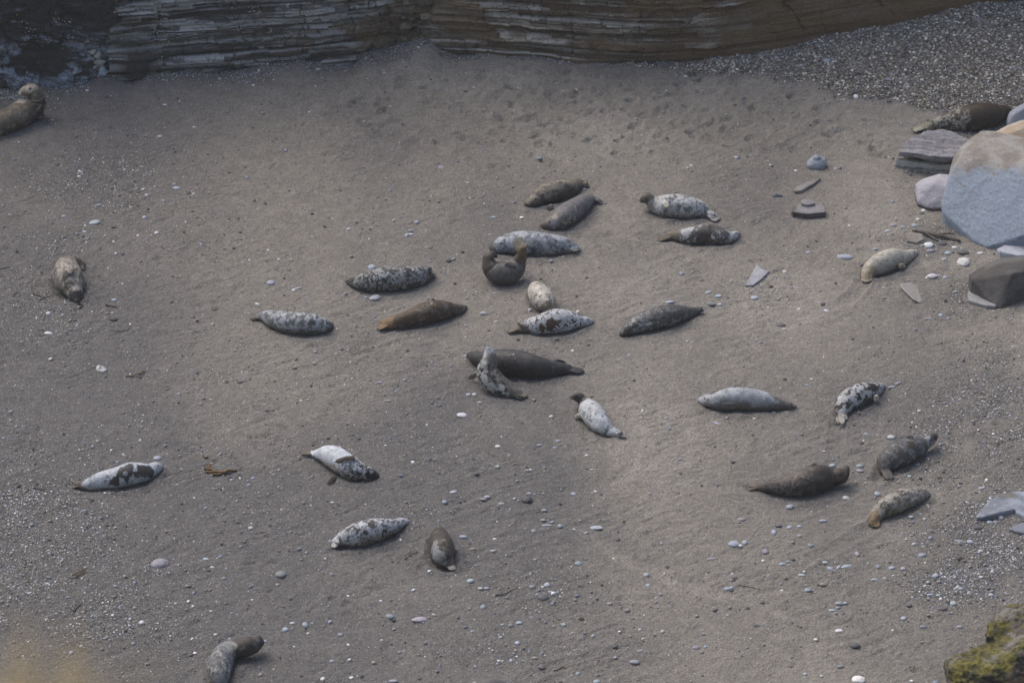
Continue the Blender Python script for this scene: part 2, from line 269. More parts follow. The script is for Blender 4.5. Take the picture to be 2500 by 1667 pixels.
def cliff_foot():
    """a wall that runs nearly straight; the sand lies higher or lower against it as the photograph shows"""
    F = []
    for px in np.arange(-60, 2561, 6):
        py = np.interp(px, [p[0] for p in CLIFF_PX], [p[1] for p in CLIFF_PX])
        z = 0.3
        for _ in range(6):
            x, y = flat(px, py, z); z = float(rough0(x, y))
        F.append((x, y, px, py))
    F = np.array(F)
    X = np.r_[-70, -40, -22, -16, F[:, 0], 16, 24, 45, 70]
    Y = np.r_[92, 95.5, 95.0, 95.0, F[:, 1], 101.5, 102.5, 99, 94]
    gx_ = np.arange(-70, 70.01, .1)
    gy_ = np.interp(gx_, X, Y)
    k = np.exp(-(np.arange(-60, 61) * .1 / 1.9) ** 2); k /= k.sum()
    gs = np.convolve(np.pad(gy_, 60, mode='edge'), k, mode='valid')
    P = []
    for _, _, px, py in F:
        v = ray(px, py); t = 100.0
        for _ in range(12):
            t += (float(np.interp(v[0] * t, gx_, gs)) - v[1] * t) / v[1]
        x, y, z = v[0] * t, v[1] * t, CAMZ + v[2] * t
        P.append((x, z - float(rough0(x, y))))
    P = np.array(P)
    return gx_, gs, np.r_[-40, P[:, 0], 40], np.r_[0, P[:, 1], 0]
FOOT_X, FOOT_Y, PILE_X, PILE_Z = cliff_foot()

def bank(x, y):
    d = np.clip(np.interp(x, FOOT_X, FOOT_Y) - y, 0, None)
    return np.interp(x, PILE_X, PILE_Z) * np.exp(-(d / 1.15) ** 1.6)

def gravel_mask(px, py):
    """how stony the beach is, by the place in the photograph"""
    cl = np.interp(px, [p[0] for p in CLIFF_PX], [p[1] for p in CLIFF_PX])
    sh = np.interp(px, [1500, 1660, 1830, 2000, 2100, 2250, 2500], [150, 168, 180, 205, 245, 262, 290])
    n = vn2(px / 55.0, py / 28.0, 71) - 0.5
    m = 0.95 * ss(24, -16, py - sh - 34 * n) * ss(1560, 1720, px)
    foot = np.interp(px, [0, 300, 380, 900, 1020, 1150, 1600], [34, 30, 55, 62, 50, 16, 14])
    m = np.maximum(m, 0.62 * ss(1.0, 0.2, (py - cl) / foot + 0.9 * n))
    for cx, cy, rx, ry, s in [(230, 440, 210, 95, .36), (90, 770, 190, 130, .34), (70, 1330, 240, 270, .62), (260, 1500, 260, 160, .45), (30, 230, 120, 45, .7), (420, 560, 180, 120, .16),
                              (2440, 1010, 190, 150, .66), (2430, 1330, 190, 170, .85), (2330, 1430, 150, 75, .8), (2290, 585, 120, 45, .55), (2225, 420, 60, 60, .25), (2300, 1130, 160, 120, .35),
                              (1330, 1450, 190, 110, .22), (1000, 1250, 110, 55, .3), (1850, 720, 160, 60, .17), (900, 830, 90, 80, .15), (1250, 1600, 300, 80, .2), (1050, 1090, 220, 90, .16), (2380, 320, 60, 18, .5),
                              (700, 1000, 500, 250, .14), (600, 1150, 700, 300, .12), (2010, 1400, 200, 60, .2), (2350, 730, 80, 60, .4), (150, 600, 200, 90, .2)]:
        g = s * np.exp(-(((px - cx) / rx) ** 2 + ((py - cy) / ry) ** 2) * 1.2)
        m = np.maximum(m, g * (1 + 1.3 * n))
    return np.clip(m, 0, 1)

DENTS = []
_r = random.Random(5)
def _dent(px, py, r, d, el, ang):
    x, y = flat(px, py)
    DENTS.append((x, y, r, d, el, ang))
for i in range(330):                            # trampled sand between the cliff and the seals
    px, py = _r.gauss(1480, 420), _r.gauss(275, 58)
    if py < 175 or px < 820 or px > 2180:
        continue
    _dent(px, py, _r.uniform(.06, .15), _r.uniform(.03, .085), _r.uniform(1, 2.0), _r.gauss(.5, .5))
for i in range(420):
    _dent(_r.uniform(350, 2350), _r.uniform(300, 1660), _r.uniform(.03, .10), _r.uniform(.012, .035), _r.uniform(1, 2.6), _r.gauss(.55, .5))
TRACKS = []
for i in range(170):                           # short drag marks, all trending the same way
    px, py = _r.uniform(150, 2300), _r.uniform(330, 1650)
    TRACKS.append((*flat(px, py), _r.gauss(0.62, .22), _r.uniform(.3, 1.3), _r.uniform(.014, .028), _r.uniform(.008, .02)))

X0, X1, NX = -14.8, 14.8, 860
Y0, Y1, NY = 66.0, 103.5, 830
gx = np.linspace(X0, X1, NX)
gy = np.linspace(Y0, Y1, NY)
GX, GY = np.meshgrid(gx, gy)

def rough(x, y):
    """large forms, on any point of the ground"""
    return rough0(x, y) + bank(x, y)

def build_heights():
    global STAIN
    STAIN = np.zeros_like(GX)
    Z = rough(GX, GY)
    Z += 0.075 * (fbm2(GX / 1.3, GY / 1.6, 21, 3) - .5)
    PX, PY, _ = project(GX, GY, Z)
    a = math.radians(31)
    u, v = GX * math.cos(a) + GY * math.sin(a), -GX * math.sin(a) + GY * math.cos(a)
    smooth = 1 - gravel_mask(PX, PY)
    patch = ss(.38, .68, fbm2(GX / 1.7, GY / 2.2, 31, 2))
    v2 = v + 0.25 * vn2(u / 1.2, v / .8, 41)
    Z += 0.034 * (vn2(u / .85, v2 / .10, 33) - .5) * patch * smooth
    Z += 0.024 * (vn2(u / .35, v2 / .07, 35) - .5) * (0.4 + patch) * smooth
    Z += 0.056 * (fbm2(GX / .22, GY / .30, 37, 2) - .5) * (0.35 + 0.75 * ss(.4, .65, fbm2(GX / 2.3, GY / 2.3, 39, 2)))
    sx, sy = gx[1] - gx[0], gy[1] - gy[0]
    def window(x, y, R):
        i0, i1 = max(0, int((x - R - X0) / sx)), min(NX, int((x + R - X0) / sx) + 2)
        j0, j1 = max(0, int((y - R - Y0) / sy)), min(NY, int((y + R - Y0) / sy) + 2)
        return slice(j0, max(j0, j1)), slice(i0, max(i0, i1))
    for x, y, r, d, el, an in DENTS:
        s = window(x, y, r * el * 2.6)
        dx, dy = GX[s] - x, GY[s] - y
        p, q = (dx * math.cos(an) + dy * math.sin(an)) / el, -dx * math.sin(an) + dy * math.cos(an)
        k = (p * p + q * q) / (r * r)
        Z[s] -= d * np.exp(-k) * (.35 + 1.3 * vn2(GX[s] / .06, GY[s] / .08, 58)) - 0.35 * d * np.exp(-(np.sqrt(k) - 1.5) ** 2 * 3)
    for x, y, an, L, wd, d in TRACKS:
        s = window(x, y, L)
        dx, dy = GX[s] - x, GY[s] - y
        p, q = dx * math.cos(an) + dy * math.sin(an), -dx * math.sin(an) + dy * math.cos(an)
        q = q + 0.06 * np.sin(p * 3.1 + x)
        e = ss(1.0, .6, np.abs(p) / (L * .5))
        Z[s] -= d * e * (np.exp(-(q / wd) ** 2) - .7 * np.exp(-((q - 2.1 * wd) / wd) ** 2))
    # each seal lies in a shallow hollow with the sand pushed up round it, some with the trail they hauled in on
    rs = random.Random(21)
    for q in SEALS:
        C = catmull(np.array([(*flat(p[0], p[1], p[2] / 105.0), p[2] / 105.0) for p in q["sp"]]), 26)
        low = [len(p) < 4 or p[3] < .3 for p in q["sp"]]
        for i in range(26):
            if not low[min(len(low) - 1, int(i / 25 * (len(low) - 1) + .5))]: continue
            x, y, r = C[i]
            s = window(x, y, r * 2.4 + .1)
            dd = np.hypot(GX[s] - x, GY[s] - y) / (r + .02)
            rim = .024 * np.exp(-((dd - 1.30) / .20) ** 2) * (.3 + 1.4 * vn2(GX[s] / .16, GY[s] / .16, 57))
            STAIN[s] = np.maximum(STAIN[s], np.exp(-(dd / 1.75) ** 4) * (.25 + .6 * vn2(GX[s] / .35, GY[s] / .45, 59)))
            Z[s] += .30 * rim - .05 * np.exp(-(dd / 1.0) ** 4) * .16
        if rs.random() < .55:
            t = C[-1, :2] - C[-6, :2]; a0 = math.atan2(t[1], t[0]) + rs.gauss(0, .3)
            x, y = C[-1, :2]
            for k in range(rs.randint(20, 46)):
                a0 += rs.gauss(0, .06); x += .07 * math.cos(a0); y += .07 * math.sin(a0)
                s = window(x, y, .5)
                dx, dy = GX[s] - x, GY[s] - y
                al, qq = dx * math.cos(a0) + dy * math.sin(a0), -dx * math.sin(a0) + dy * math.cos(a0)
                f = np.exp(-(al / .08) ** 2)
                Z[s] += f * (-.011 * np.exp(-(qq / .15) ** 4) + .016 * np.exp(-((np.abs(qq) - .22) / .05) ** 2)) * (1 - k / 60) * .75
    return Z

GZ = build_heights()

def T(x, y):
    """height of the beach at a point"""
    x, y = np.asarray(x, float), np.asarray(y, float)
    fx = np.clip((x - X0) / (X1 - X0) * (NX - 1), 0, NX - 1.001)
    fy = np.clip((y - Y0) / (Y1 - Y0) * (NY - 1), 0, NY - 1.001)
    i, j = fx.astype(int), fy.astype(int)
    a, b = fx - i, fy - j
    return (GZ[j, i] * (1 - a) + GZ[j, i + 1] * a) * (1 - b) + (GZ[j + 1, i] * (1 - a) + GZ[j + 1, i + 1] * a) * b

def at(px, py, dz=0.0):
    """point that stands dz above the beach on the sight line of a photo pixel"""
    z = dz
    for _ in range(8):
        x, y = flat(px, py, z)
        z = float(T(x, y)) + dz
    x, y = flat(px, py, z)
    return np.array([x, y, z])

def ppm(p):
    return FPX / project(p[0], p[1], p[2])[2]

# ------------------------------------------------------------------ object helpers
def tag(o, label=None, cat=None, group=None, kind=None):
    if label: o["label"] = label
    if cat: o["category"] = cat
    if group: o["group"] = group
    if kind: o["kind"] = kind
    return o

def mesh_np(name, V, F, smooth=True):
    """V (n,3); F (m,k) with one k"""
    me = bpy.data.meshes.new(name)
    V = np.asarray(V, np.float32); F = np.asarray(F, np.int32)
    me.vertices.add(len(V)); me.vertices.foreach_set("co", V.ravel())
    k = F.shape[1]
    me.loops.add(F.size); me.loops.foreach_set("vertex_index", F.ravel())
    me.polygons.add(len(F))
    me.polygons.foreach_set("loop_start", np.arange(0, F.size, k, dtype=np.int32))
    me.polygons.foreach_set("use_smooth", np.full(len(F), smooth, bool))
    me.update(calc_edges=True)
    me.validate()
    return me

def colour(me, C, name="coat"):
    a = me.attributes.new(name, 'FLOAT_COLOR', 'POINT')
    C = np.asarray(C, np.float32)
    if C.shape[1] == 3:
        C = np.concatenate([C, np.ones((len(C), 1), np.float32)], 1)
    a.data.foreach_set("color", C.ravel())

def scalar(me, v, name):
    a = me.attributes.new(name, 'FLOAT', 'POINT')
    a.data.foreach_set("value", np.asarray(v, np.float32).ravel())

def link(name, me, mat, loc=(0, 0, 0)):
    o = bpy.data.objects.new(name, me)
    o.location = loc
    COL.objects.link(o)
    if mat and not me.materials:
        me.materials.append(mat)
    return o

def coords(me):
    V = np.empty(len(me.vertices) * 3, np.float32)
    me.vertices.foreach_get("co", V)
    return V.reshape(-1, 3).astype(float)

def remesh(V, F, voxel, smooth=4):
    """one closed skin round overlapping closed pieces"""
    me = bpy.data.meshes.new("raw")
    me.from_pydata([tuple(v) for v in V], [], F)
    o = bpy.data.objects.new("raw", me)
    COL.objects.link(o)
    m = o.modifiers.new("skin", 'REMESH'); m.mode = 'VOXEL'; m.voxel_size = voxel; m.use_smooth_shade = True
    if smooth:
        s = o.modifiers.new("soft", 'SMOOTH'); s.factor = 0.5; s.iterations = smooth
    dg = bpy.context.evaluated_depsgraph_get()
    out = bpy.data.meshes.new_from_object(o.evaluated_get(dg))
    bpy.data.objects.remove(o); bpy.data.meshes.remove(me)
    return out

def tube(P, R, seg=14, up=None, flat_k=1.0):
    """closed tube through points P with radii R; flat_k squashes it along up"""
    P = np.asarray(P, float); R = np.asarray(R, float)
    n = len(P)
    Tn = np.gradient(P, axis=0); Tn /= np.linalg.norm(Tn, axis=1)[:, None] + 1e-9
    ref = np.array([0, 0, 1.0]) if up is None else np.asarray(up, float)
    V, F = [], []
    for i in range(n):
        a = np.cross(Tn[i], ref)
        if np.linalg.norm(a) < .2:
            a = np.cross(Tn[i], [0, 1.0, 0.2])
        a /= np.linalg.norm(a)
        b = np.cross(a, Tn[i])
        for k in range(seg):
            th = 2 * math.pi * k / seg
            V.append(P[i] + R[i] * (math.cos(th) * a + flat_k * math.sin(th) * b))
    for i in range(n - 1):
        for k in range(seg):
            k2 = (k + 1) % seg
            F.append((i * seg + k, i * seg + k2, (i + 1) * seg + k2, (i + 1) * seg + k))
    F.append(tuple(range(seg))[::-1])
    F.append(tuple((n - 1) * seg + k for k in range(seg)))
    return V, F

def join(parts):
    V, F = [], []
    for v, f in parts:
        b = len(V)
        V += list(v)
        F += [tuple(i + b for i in q) for q in f]
    return V, F

# ------------------------------------------------------------------ materials
def new_mat(name, rough=.8, spec=.3):
    m = bpy.data.materials.new(name)
    m.use_nodes = True
    nt = m.node_tree
    b = nt.nodes["Principled BSDF"]
    b.inputs["Roughness"].default_value = rough
    b.inputs["Specular IOR Level"].default_value = spec
    return m, nt, b

def N(nt, kind, **kw):
    n = nt.nodes.new(kind)
    for k, v in kw.items():
        if isinstance(k, str) and hasattr(n, k):
            setattr(n, k, v)
    return n

def noise(nt, scale, detail=3, rough=.55, vec=None):
    n = nt.nodes.new("ShaderNodeTexNoise")
    n.inputs["Scale"].default_value = scale
    n.inputs["Detail"].default_value = detail
    n.inputs["Roughness"].default_value = rough
    if vec is not None:
        nt.links.new(vec, n.inputs["Vector"])
    return n

def ramp(nt, src, stops):
    r = nt.nodes.new("ShaderNodeValToRGB")
    e = r.color_ramp.elements
    e[0].position, e[0].color = stops[0][0], (*stops[0][1], 1)
    e[1].position, e[1].color = stops[-1][0], (*stops[-1][1], 1)
    for p, c in stops[1:-1]:
        q = e.new(p); q.color = (*c, 1)
    nt.links.new(src, r.inputs[0])
    return r

def mix(nt, a, b, f, mode='MIX'):
    m = nt.nodes.new("ShaderNodeMix")
    m.data_type = 'RGBA'; m.blend_type = mode
    for s, v in ((m.inputs[0], f), (m.inputs[6], a), (m.inputs[7], b)):
        if hasattr(v, "links") or hasattr(v, "is_linked"):
            nt.links.new(v, s)
        elif isinstance(v, tuple):
            s.default_value = (*v, 1)
        else:
            s.default_value = v
    return m.outputs[2]

def math_n(nt, op, a, b=None):
    m = nt.nodes.new("ShaderNodeMath"); m.operation = op
    for s, v in ((m.inputs[0], a), (m.inputs[1], b)):
        if v is None: continue
        if hasattr(v, "is_linked"): nt.links.new(v, s)
        else: s.default_value = v
    return m.outputs[0]

def bump(nt, b, h, strength, dist):
    n = nt.nodes.new("ShaderNodeBump")
    n.inputs["Strength"].default_value = strength
    n.inputs["Distance"].default_value = dist
    nt.links.new(h, n.inputs["Height"])
    nt.links.new(n.outputs[0], b.inputs["Normal"])

def attr(nt, name):
    a = nt.nodes.new("ShaderNodeAttribute"); a.attribute_name = name
    return a

def grey(v): return (v, v, v)

def mat_sand():
    m, nt, b = new_mat("sand", .9, .15)
    geo = nt.nodes.new("ShaderNodeNewGeometry")
    P = geo.outputs["Position"]
    g = attr(nt, "stony").outputs["Fac"]
    damp_vignette = attr(nt, "damp_vignette").outputs["Fac"]
    mid = noise(nt, 2.2, 4, .6, P)
    base = ramp(nt, mid.outputs[0], [(.25, (.210, .191, .163)), (.55, (.247, .224, .192)), (.8, (.281, .255, .218))])
    c = mix(nt, base.outputs[0], ramp(nt, damp_vignette, [(0, grey(1.20)), (.3, grey(1.0)), (1, (.62, .64, .70))]).outputs[0], 1.0, 'MULTIPLY')
    stone = ramp(nt, mid.outputs[0], [(.3, (.100, .092, .080)), (.7, (.140, .130, .115))])
    c = mix(nt, c, stone.outputs[0], ramp(nt, g, [(.05, grey(0)), (.75, grey(.9))]).outputs[0])
    fine = noise(nt, 34, 3, .8, P)
    sp = ramp(nt, fine.outputs[0], [(.30, grey(.45)), (.5, grey(1.0)), (.70, grey(1.6))])
    c = mix(nt, c, sp.outputs[0], .85, 'MULTIPLY')
    c = mix(nt, c, ramp(nt, noise(nt, 7, 4, .7, P).outputs[0], [(.3, grey(.80)), (.7, grey(1.18))]).outputs[0], .9, 'MULTIPLY')
    # shell grit: single bright or dark grains, denser where it is stony
    for sc, rad, t0, tg in ((30, .34, .965, .34), (52, .40, .940, .42)):
        vo = nt.nodes.new("ShaderNodeTexVoronoi"); vo.inputs["Scale"].default_value = sc
        nt.links.new(P, vo.inputs["Vector"])
        sepa = nt.nodes.new("ShaderNodeSeparateColor"); nt.links.new(vo.outputs["Color"], sepa.inputs[0])
        thr = math_n(nt, 'SUBTRACT', t0, math_n(nt, 'MULTIPLY', g, tg))
        pick = math_n(nt, 'GREATER_THAN', sepa.outputs[0], thr)
        near = math_n(nt, 'LESS_THAN', vo.outputs["Distance"], rad)
        pick = math_n(nt, 'MULTIPLY', pick, near)
        grit = ramp(nt, sepa.outputs[1], [(.0, grey(.05)), (.42, (.15, .145, .135)), (.62, (.30, .29, .27)), (1, (.62, .60, .57))])
        c = mix(nt, c, grit.outputs[0], pick)
    nt.links.new(c, b.inputs["Base Color"])
    h = math_n(nt, 'ADD', fine.outputs[0], math_n(nt, 'MULTIPLY', noise(nt, 11, 3, .6, P).outputs[0], 1.6))
    bump(nt, b, h, .9, .055)
    return m

def mat_attr(name, rough, spec, scale, amt, bstr, bdist, sheen=0.0, fine=1.0):
    """colour from the mesh's own 'coat' attribute, broken up by fine procedural noise"""
    m, nt, b = new_mat(name, rough, spec)
    tc = nt.nodes.new("ShaderNodeNewGeometry").outputs["Position"]
    a = attr(nt, "coat").outputs["Color"]
    n = noise(nt, scale, 4, .65, tc)
    v = ramp(nt, n.outputs[0], [(.28, grey(1 - amt)), (.5, grey(1.0)), (.74, grey(1 + amt))])
    c = mix(nt, a, v.outputs[0], 1.0, 'MULTIPLY')
    nt.links.new(c, b.inputs["Base Color"])
    if sheen:
        b.inputs["Sheen Weight"].default_value = sheen
        b.inputs["Sheen Roughness"].default_value = .4
    bump(nt, b, n.outputs[0], bstr, bdist)
    return m

def mat_pebble():
    m, nt, b = new_mat("pebble_stone", .62, .35)
    oi = nt.nodes.new("ShaderNodeObjectInfo")
    P = nt.nodes.new("ShaderNodeNewGeometry").outputs["Position"]
    n = noise(nt, 24, 4, .6, P)
    v = ramp(nt, n.outputs[0], [(.3, grey(.72)), (.55, grey(1)), (.75, grey(1.2))])
    c = mix(nt, oi.outputs["Color"], v.outputs[0], 1.0, 'MULTIPLY')
    nt.links.new(c, b.inputs["Base Color"])
    bump(nt, b, n.outputs[0], .3, .01)
    return m

def mat_plain(name, c0, c1, scale, rough=.8):
    m, nt, b = new_mat(name, rough, .25)
    P = nt.nodes.new("ShaderNodeNewGeometry").outputs["Position"]
    n = noise(nt, scale, 3, .6, P)
    nt.links.new(ramp(nt, n.outputs[0], [(.3, c0), (.7, c1)]).outputs[0], b.inputs["Base Color"])
    bump(nt, b, n.outputs[0], .4, .01)
    return m

M_SAND = mat_sand()
M_FUR = mat_attr("seal_fur", .58, .28, 30, .28, .30, .02, .06)
M_ROCK = mat_attr("beach_rock", .8, .25, 16, .22, .5, .03)
M_CLIFF = mat_attr("cliff_rock", .72, .3, 22, .35, .6, .03)
M_GRAVEL = mat_attr("gravel_stone", .7, .3, 60, .15, .1, .005)
M_PEB = mat_pebble()
M_WOOD = mat_plain("driftwood", (.05, .04, .032), (.14, .115, .095), 20)
M_TWIG = mat_plain("wet_twig", (.018, .015, .012), (.05, .04, .03), 30)
M_KELP = mat_plain("brown_kelp", (.05, .03, .012), (.14, .075, .025), 18, .5)
M_TURF = mat_plain("turf", (.05, .07, .025), (.11, .10, .045), 3)
M_GRASS = mat_plain("dead_grass", (.66, .49, .25), (.76, .60, .34), 12)
M_LIMPET = mat_plain("barnacle_shell", (.42, .40, .37), (.62, .60, .56), 40)

# ================================================================== GROUND
def build_ground():
    """one sheet: fine over the beach, coarser rings out to the horizon"""
    V = np.stack([GX.ravel(), GY.ravel(), GZ.ravel()], 1)
    j, i = np.meshgrid(np.arange(NY - 1), np.arange(NX - 1), indexing='ij')
    a = (j * NX + i).ravel()
    F = np.stack([a, a + 1, a + NX + 1, a + NX], 1)
    PX, PY, _ = project(V[:, 0], V[:, 1], V[:, 2])
    g = gravel_mask(PX, PY)
    # skirt rings, grown outwards from the border of the fine patch
    border = np.r_[np.arange(NX), np.arange(1, NY) * NX + NX - 1, (NY - 1) * NX + np.arange(NX - 2, -1, -1), np.arange(NY - 2, 0, -1) * NX]
    prev = border
    Vs, Fs, gs = [V], [F], [g]
    B = V[border]; gb = g[border]
    cx, cy = 0.0, 84.0
    for k, s in enumerate([1.1, 1.35, 1.8, 2.6, 5, 12, 30]):
        x = cx + (B[:, 0] - cx) * s
        y = cy + (B[:, 1] - cy) * s
        z = np.where(k == 0, B[:, 2], rough(np.clip(x, -30, 30), np.clip(y, 40, 108)))
        nV = np.stack([x, y, z], 1)
        base = sum(len(q) for q in Vs)
        cur = base + np.arange(len(border))
        Fs.append(np.stack([prev, cur, np.roll(cur, -1), np.roll(prev, -1)], 1))
        Vs.append(nV); gs.append(gb * .8)
        prev = cur
    me = mesh_np("beach_sand", np.concatenate(Vs), np.concatenate(Fs))
    scalar(me, np.concatenate(gs), "stony")
    A_ = np.concatenate(Vs)
    # damper, finer sand at left and in patches; painted vignette darkens the corners too
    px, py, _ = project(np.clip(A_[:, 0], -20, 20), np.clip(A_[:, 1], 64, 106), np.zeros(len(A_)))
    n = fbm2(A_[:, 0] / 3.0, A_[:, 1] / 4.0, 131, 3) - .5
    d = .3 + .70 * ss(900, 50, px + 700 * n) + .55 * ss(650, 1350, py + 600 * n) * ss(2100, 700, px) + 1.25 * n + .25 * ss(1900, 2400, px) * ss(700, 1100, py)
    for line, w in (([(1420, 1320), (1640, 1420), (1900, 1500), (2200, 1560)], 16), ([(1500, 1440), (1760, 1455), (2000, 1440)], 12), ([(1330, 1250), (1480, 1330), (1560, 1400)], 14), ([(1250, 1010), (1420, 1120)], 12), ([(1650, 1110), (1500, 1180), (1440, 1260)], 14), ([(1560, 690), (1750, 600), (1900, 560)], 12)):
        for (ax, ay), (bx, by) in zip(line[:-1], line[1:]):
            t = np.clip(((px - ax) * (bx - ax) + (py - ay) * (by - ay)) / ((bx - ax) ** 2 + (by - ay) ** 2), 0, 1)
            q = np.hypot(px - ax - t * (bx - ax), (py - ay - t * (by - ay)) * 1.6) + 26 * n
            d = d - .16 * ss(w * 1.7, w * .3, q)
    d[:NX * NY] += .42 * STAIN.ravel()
    scalar(me, np.clip(d, 0, 1), "damp_vignette")
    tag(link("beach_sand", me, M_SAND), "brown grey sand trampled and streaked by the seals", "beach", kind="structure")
build_ground()

# ================================================================== CLIFF
def cliff_plan():
    P = np.stack([FOOT_X, FOOT_Y], 1)
    d = np.r_[0, np.cumsum(np.linalg.norm(np.diff(P, axis=0), axis=1))]
    return P, d

def build_cliff():
    P, d = cliff_plan()
    i0, i1 = int(np.searchsorted(FOOT_X, -13.6)), int(np.searchsorted(FOOT_X, 13.8))
    us = np.r_[np.arange(0, d[i0], .9), np.arange(d[i0], d[i1], .021), np.arange(d[i1], d[-1], .9)]
    zs = np.r_[np.arange(-1.2, -.75, .15), np.arange(-.75, 2.7, .016), np.arange(2.7, 6, .12), np.arange(6, 7.6, .4)]
    bx, by = np.interp(us, d, P[:, 0]), np.interp(us, d, P[:, 1])
    ker = np.ones(61) / 61
    def smooth(v): return np.convolve(np.pad(v, 30, mode='edge'), ker, mode='valid')
    bxs, bys = smooth(smooth(bx)), smooth(smooth(by))
    tx, ty = np.gradient(bxs), np.gradient(bys)
    L = np.hypot(tx, ty); nx, ny = ty / L, -tx / L                  # outwards, towards the sea
    nu, nz = len(us), len(zs)
    U, Zr = np.meshgrid(us, zs, indexing='ij')
    zb = rough0(bx, by)                                                  # the sand at the foot
    Z = Zr + zb[:, None]
    X = bx[:, None] + 0 * Z; Y = by[:, None] + 0 * Z
    PX, PY, _ = project(X - nx[:, None] * .2 * Zr, Y - ny[:, None] * .2 * Zr, Z)
    # zones read from the photograph, kept in the rock from here on
    nzn = fbm2(PX / 60, PY / 40, 91, 2) - .5
    blocky = ss(330, 215, PX + 60 * nzn)                            # jointed blue grey rock
    gully = ss(60, 25, np.abs(PX - 985 - .25 * (60 - PY) + 50 * nzn) - 25) * ss(-40, 20, PY)      # rubble filled gully
    iron = ss(620, 1250, PX + 250 * nzn)                            # iron stained brown
    bare = ss(1500, 2000, PX + 500 * nzn + .8 * PY)                 # brown slab with few beds
    sump = np.exp(-((PX - 335) / 42) ** 2 - ((PY - 160) / 42) ** 2) # dark smooth bulge
    # beds
    rb = np.random.default_rng(3)
    edges = np.cumsum(rb.choice([.02, .03, .045, .06, .09, .14], 700, p=[.2, .25, .2, .15, .12, .08])) - 3
    warp = .09 * (fbm2(U / 5.0, Zr / 3.0, 51, 2) - .5) + .012 * (vn2(U / .5, Zr / .4, 53) - .5)
    zt = Zr + .3 * zb[:, None] + warp + .012 * (U - us.mean())
    bi = np.searchsorted(edges, zt)
    hb = _h(bi, bi * 0, bi * 0, 61)
    Lb = .7 + 3.2 * _h(bi, bi * 0, bi * 0, 62)
    jx = (U + 7 * _h(bi, bi * 0, bi * 0, 63) + .05 * vn2(U * 4, Zr * 9, 64)) / Lb
    ji = np.floor(jx)
    hj = _h(bi, ji, bi * 0, 65)
    depth_b = .085 * hb + .085 * hj
    tone_b = np.clip(.62 * _h(bi, bi * 0, bi * 0, 66) ** 1.7 + .55 * _h(bi, ji, bi * 0, 67) ** 2.0, 0, 1)
    jd = np.minimum(jx - ji, 1 - (jx - ji)) * Lb
    joint = ss(.018, .004, jd) * (_h(bi, ji, bi * 0, 68) > .35)
    edge_d = np.minimum(np.abs(zt - edges[np.clip(bi, 0, 699)]), np.abs(zt - edges[np.clip(bi - 1, 0, 699)]))
    # jointed blocks, two sizes, squashed along the tilted bedding
    def blocks(su, sz, sd):
        wu = U / su + .9 * (vn2(U * 2.2, Zr * 3.1, sd) - .5) + .8 * (vn2(U * 7, Zr * 9, sd + 1) - .5)
        wz = (Zr + .22 * U) / sz + .8 * (vn2(U * 2.6, Zr * 3.3, sd + 2) - .5) + .5 * (vn2(U * 8, Zr * 10, sd + 3) - .5)
        return worley(wu, wz, sd + 4)
    wd, w1, w2, ox, oy = blocks(.52, .17, 72)
    vd, v1, v2, qx, qy = blocks(.20, .075, 172)
    depth_w = .17 * w1 + .10 * (w2 - .5) * ox + .10 * oy * (w1 - .3) - .05 * ss(.09, .0, wd) + .05 * v1 - .02 * ss(.1, 0, vd)
    lit = ss(.42, .66, fbm2(U / .7, Zr / .35, 87, 3) + .0016 * (PY - 110))
    tone_w = np.clip(.10 + (.55 * w2 ** 2 + .6 * v2 ** 2) * lit, 0, 1) * ss(-.01, .07, wd) * (.55 + .45 * ss(0, .08, vd))
    big = .55 * (fbm2(U / 2.2, Zr / 1.7, 81, 3) - .5) + .12 * (fbm2(U / .45, Zr / .3, 83, 2) - .5)
    pj = U / 2.1 + .8 * vn2(U / 2.5, Zr / 9, 185) + .10 * Zr + .06 * vn2(U * 3, Zr * 5, 186)
    pi = np.floor(pj)
    pl = np.floor((Zr + .25 * _h(pi, pi * 0, pi * 0, 187)) / (.35 + .5 * _h(pi, pi * 0, pi * 0, 188)))
    mild = .07 * (fbm2(U / 1.6, Zr / 1.2, 85, 3) - .5) + .10 * (_h(pi, pl, pi * 0, 189) - .5) + .05 * (_h(pi, pi * 0, pi * 0, 190) - .5) + .16 * (vn2(U / .9, zt / .22, 193) - .5)
    depth_x = -.10 * (_h(bi, ji, bi * 0, 191) > .86)
    D = mild * (1 - .6 * bare) + (depth_b + depth_x) * (1 - .75 * bare) - .03 * joint
    D = D * (1 - blocky) + blocky * (big + depth_w)
    gw, g1, g2, gox, goy = worley(U / .17 + vn2(U * 6, Zr * 6, 77), Zr / .13, 78)
    D = D - gully * (.20 - .16 * g1 - .10 * ss(.3, 0., np.hypot(gox, goy)))
    D += .20 * sump
    kd_, k1_, k2_, kox, koy = worley(U / .34 + 1.2 * vn2(U * 3, Zr * 4, 301), Zr / .16 + 1.0 * vn2(U * 4, Zr * 5, 302) + .5 * U, 303)
    D += (1 - blocky) * (1 - .6 * bare) * (.045 * k1_ + .05 * (k2_ - .5) * kox - .025 * ss(.08, 0, kd_))
    # long cracks across the beds
    crack = np.zeros_like(D)
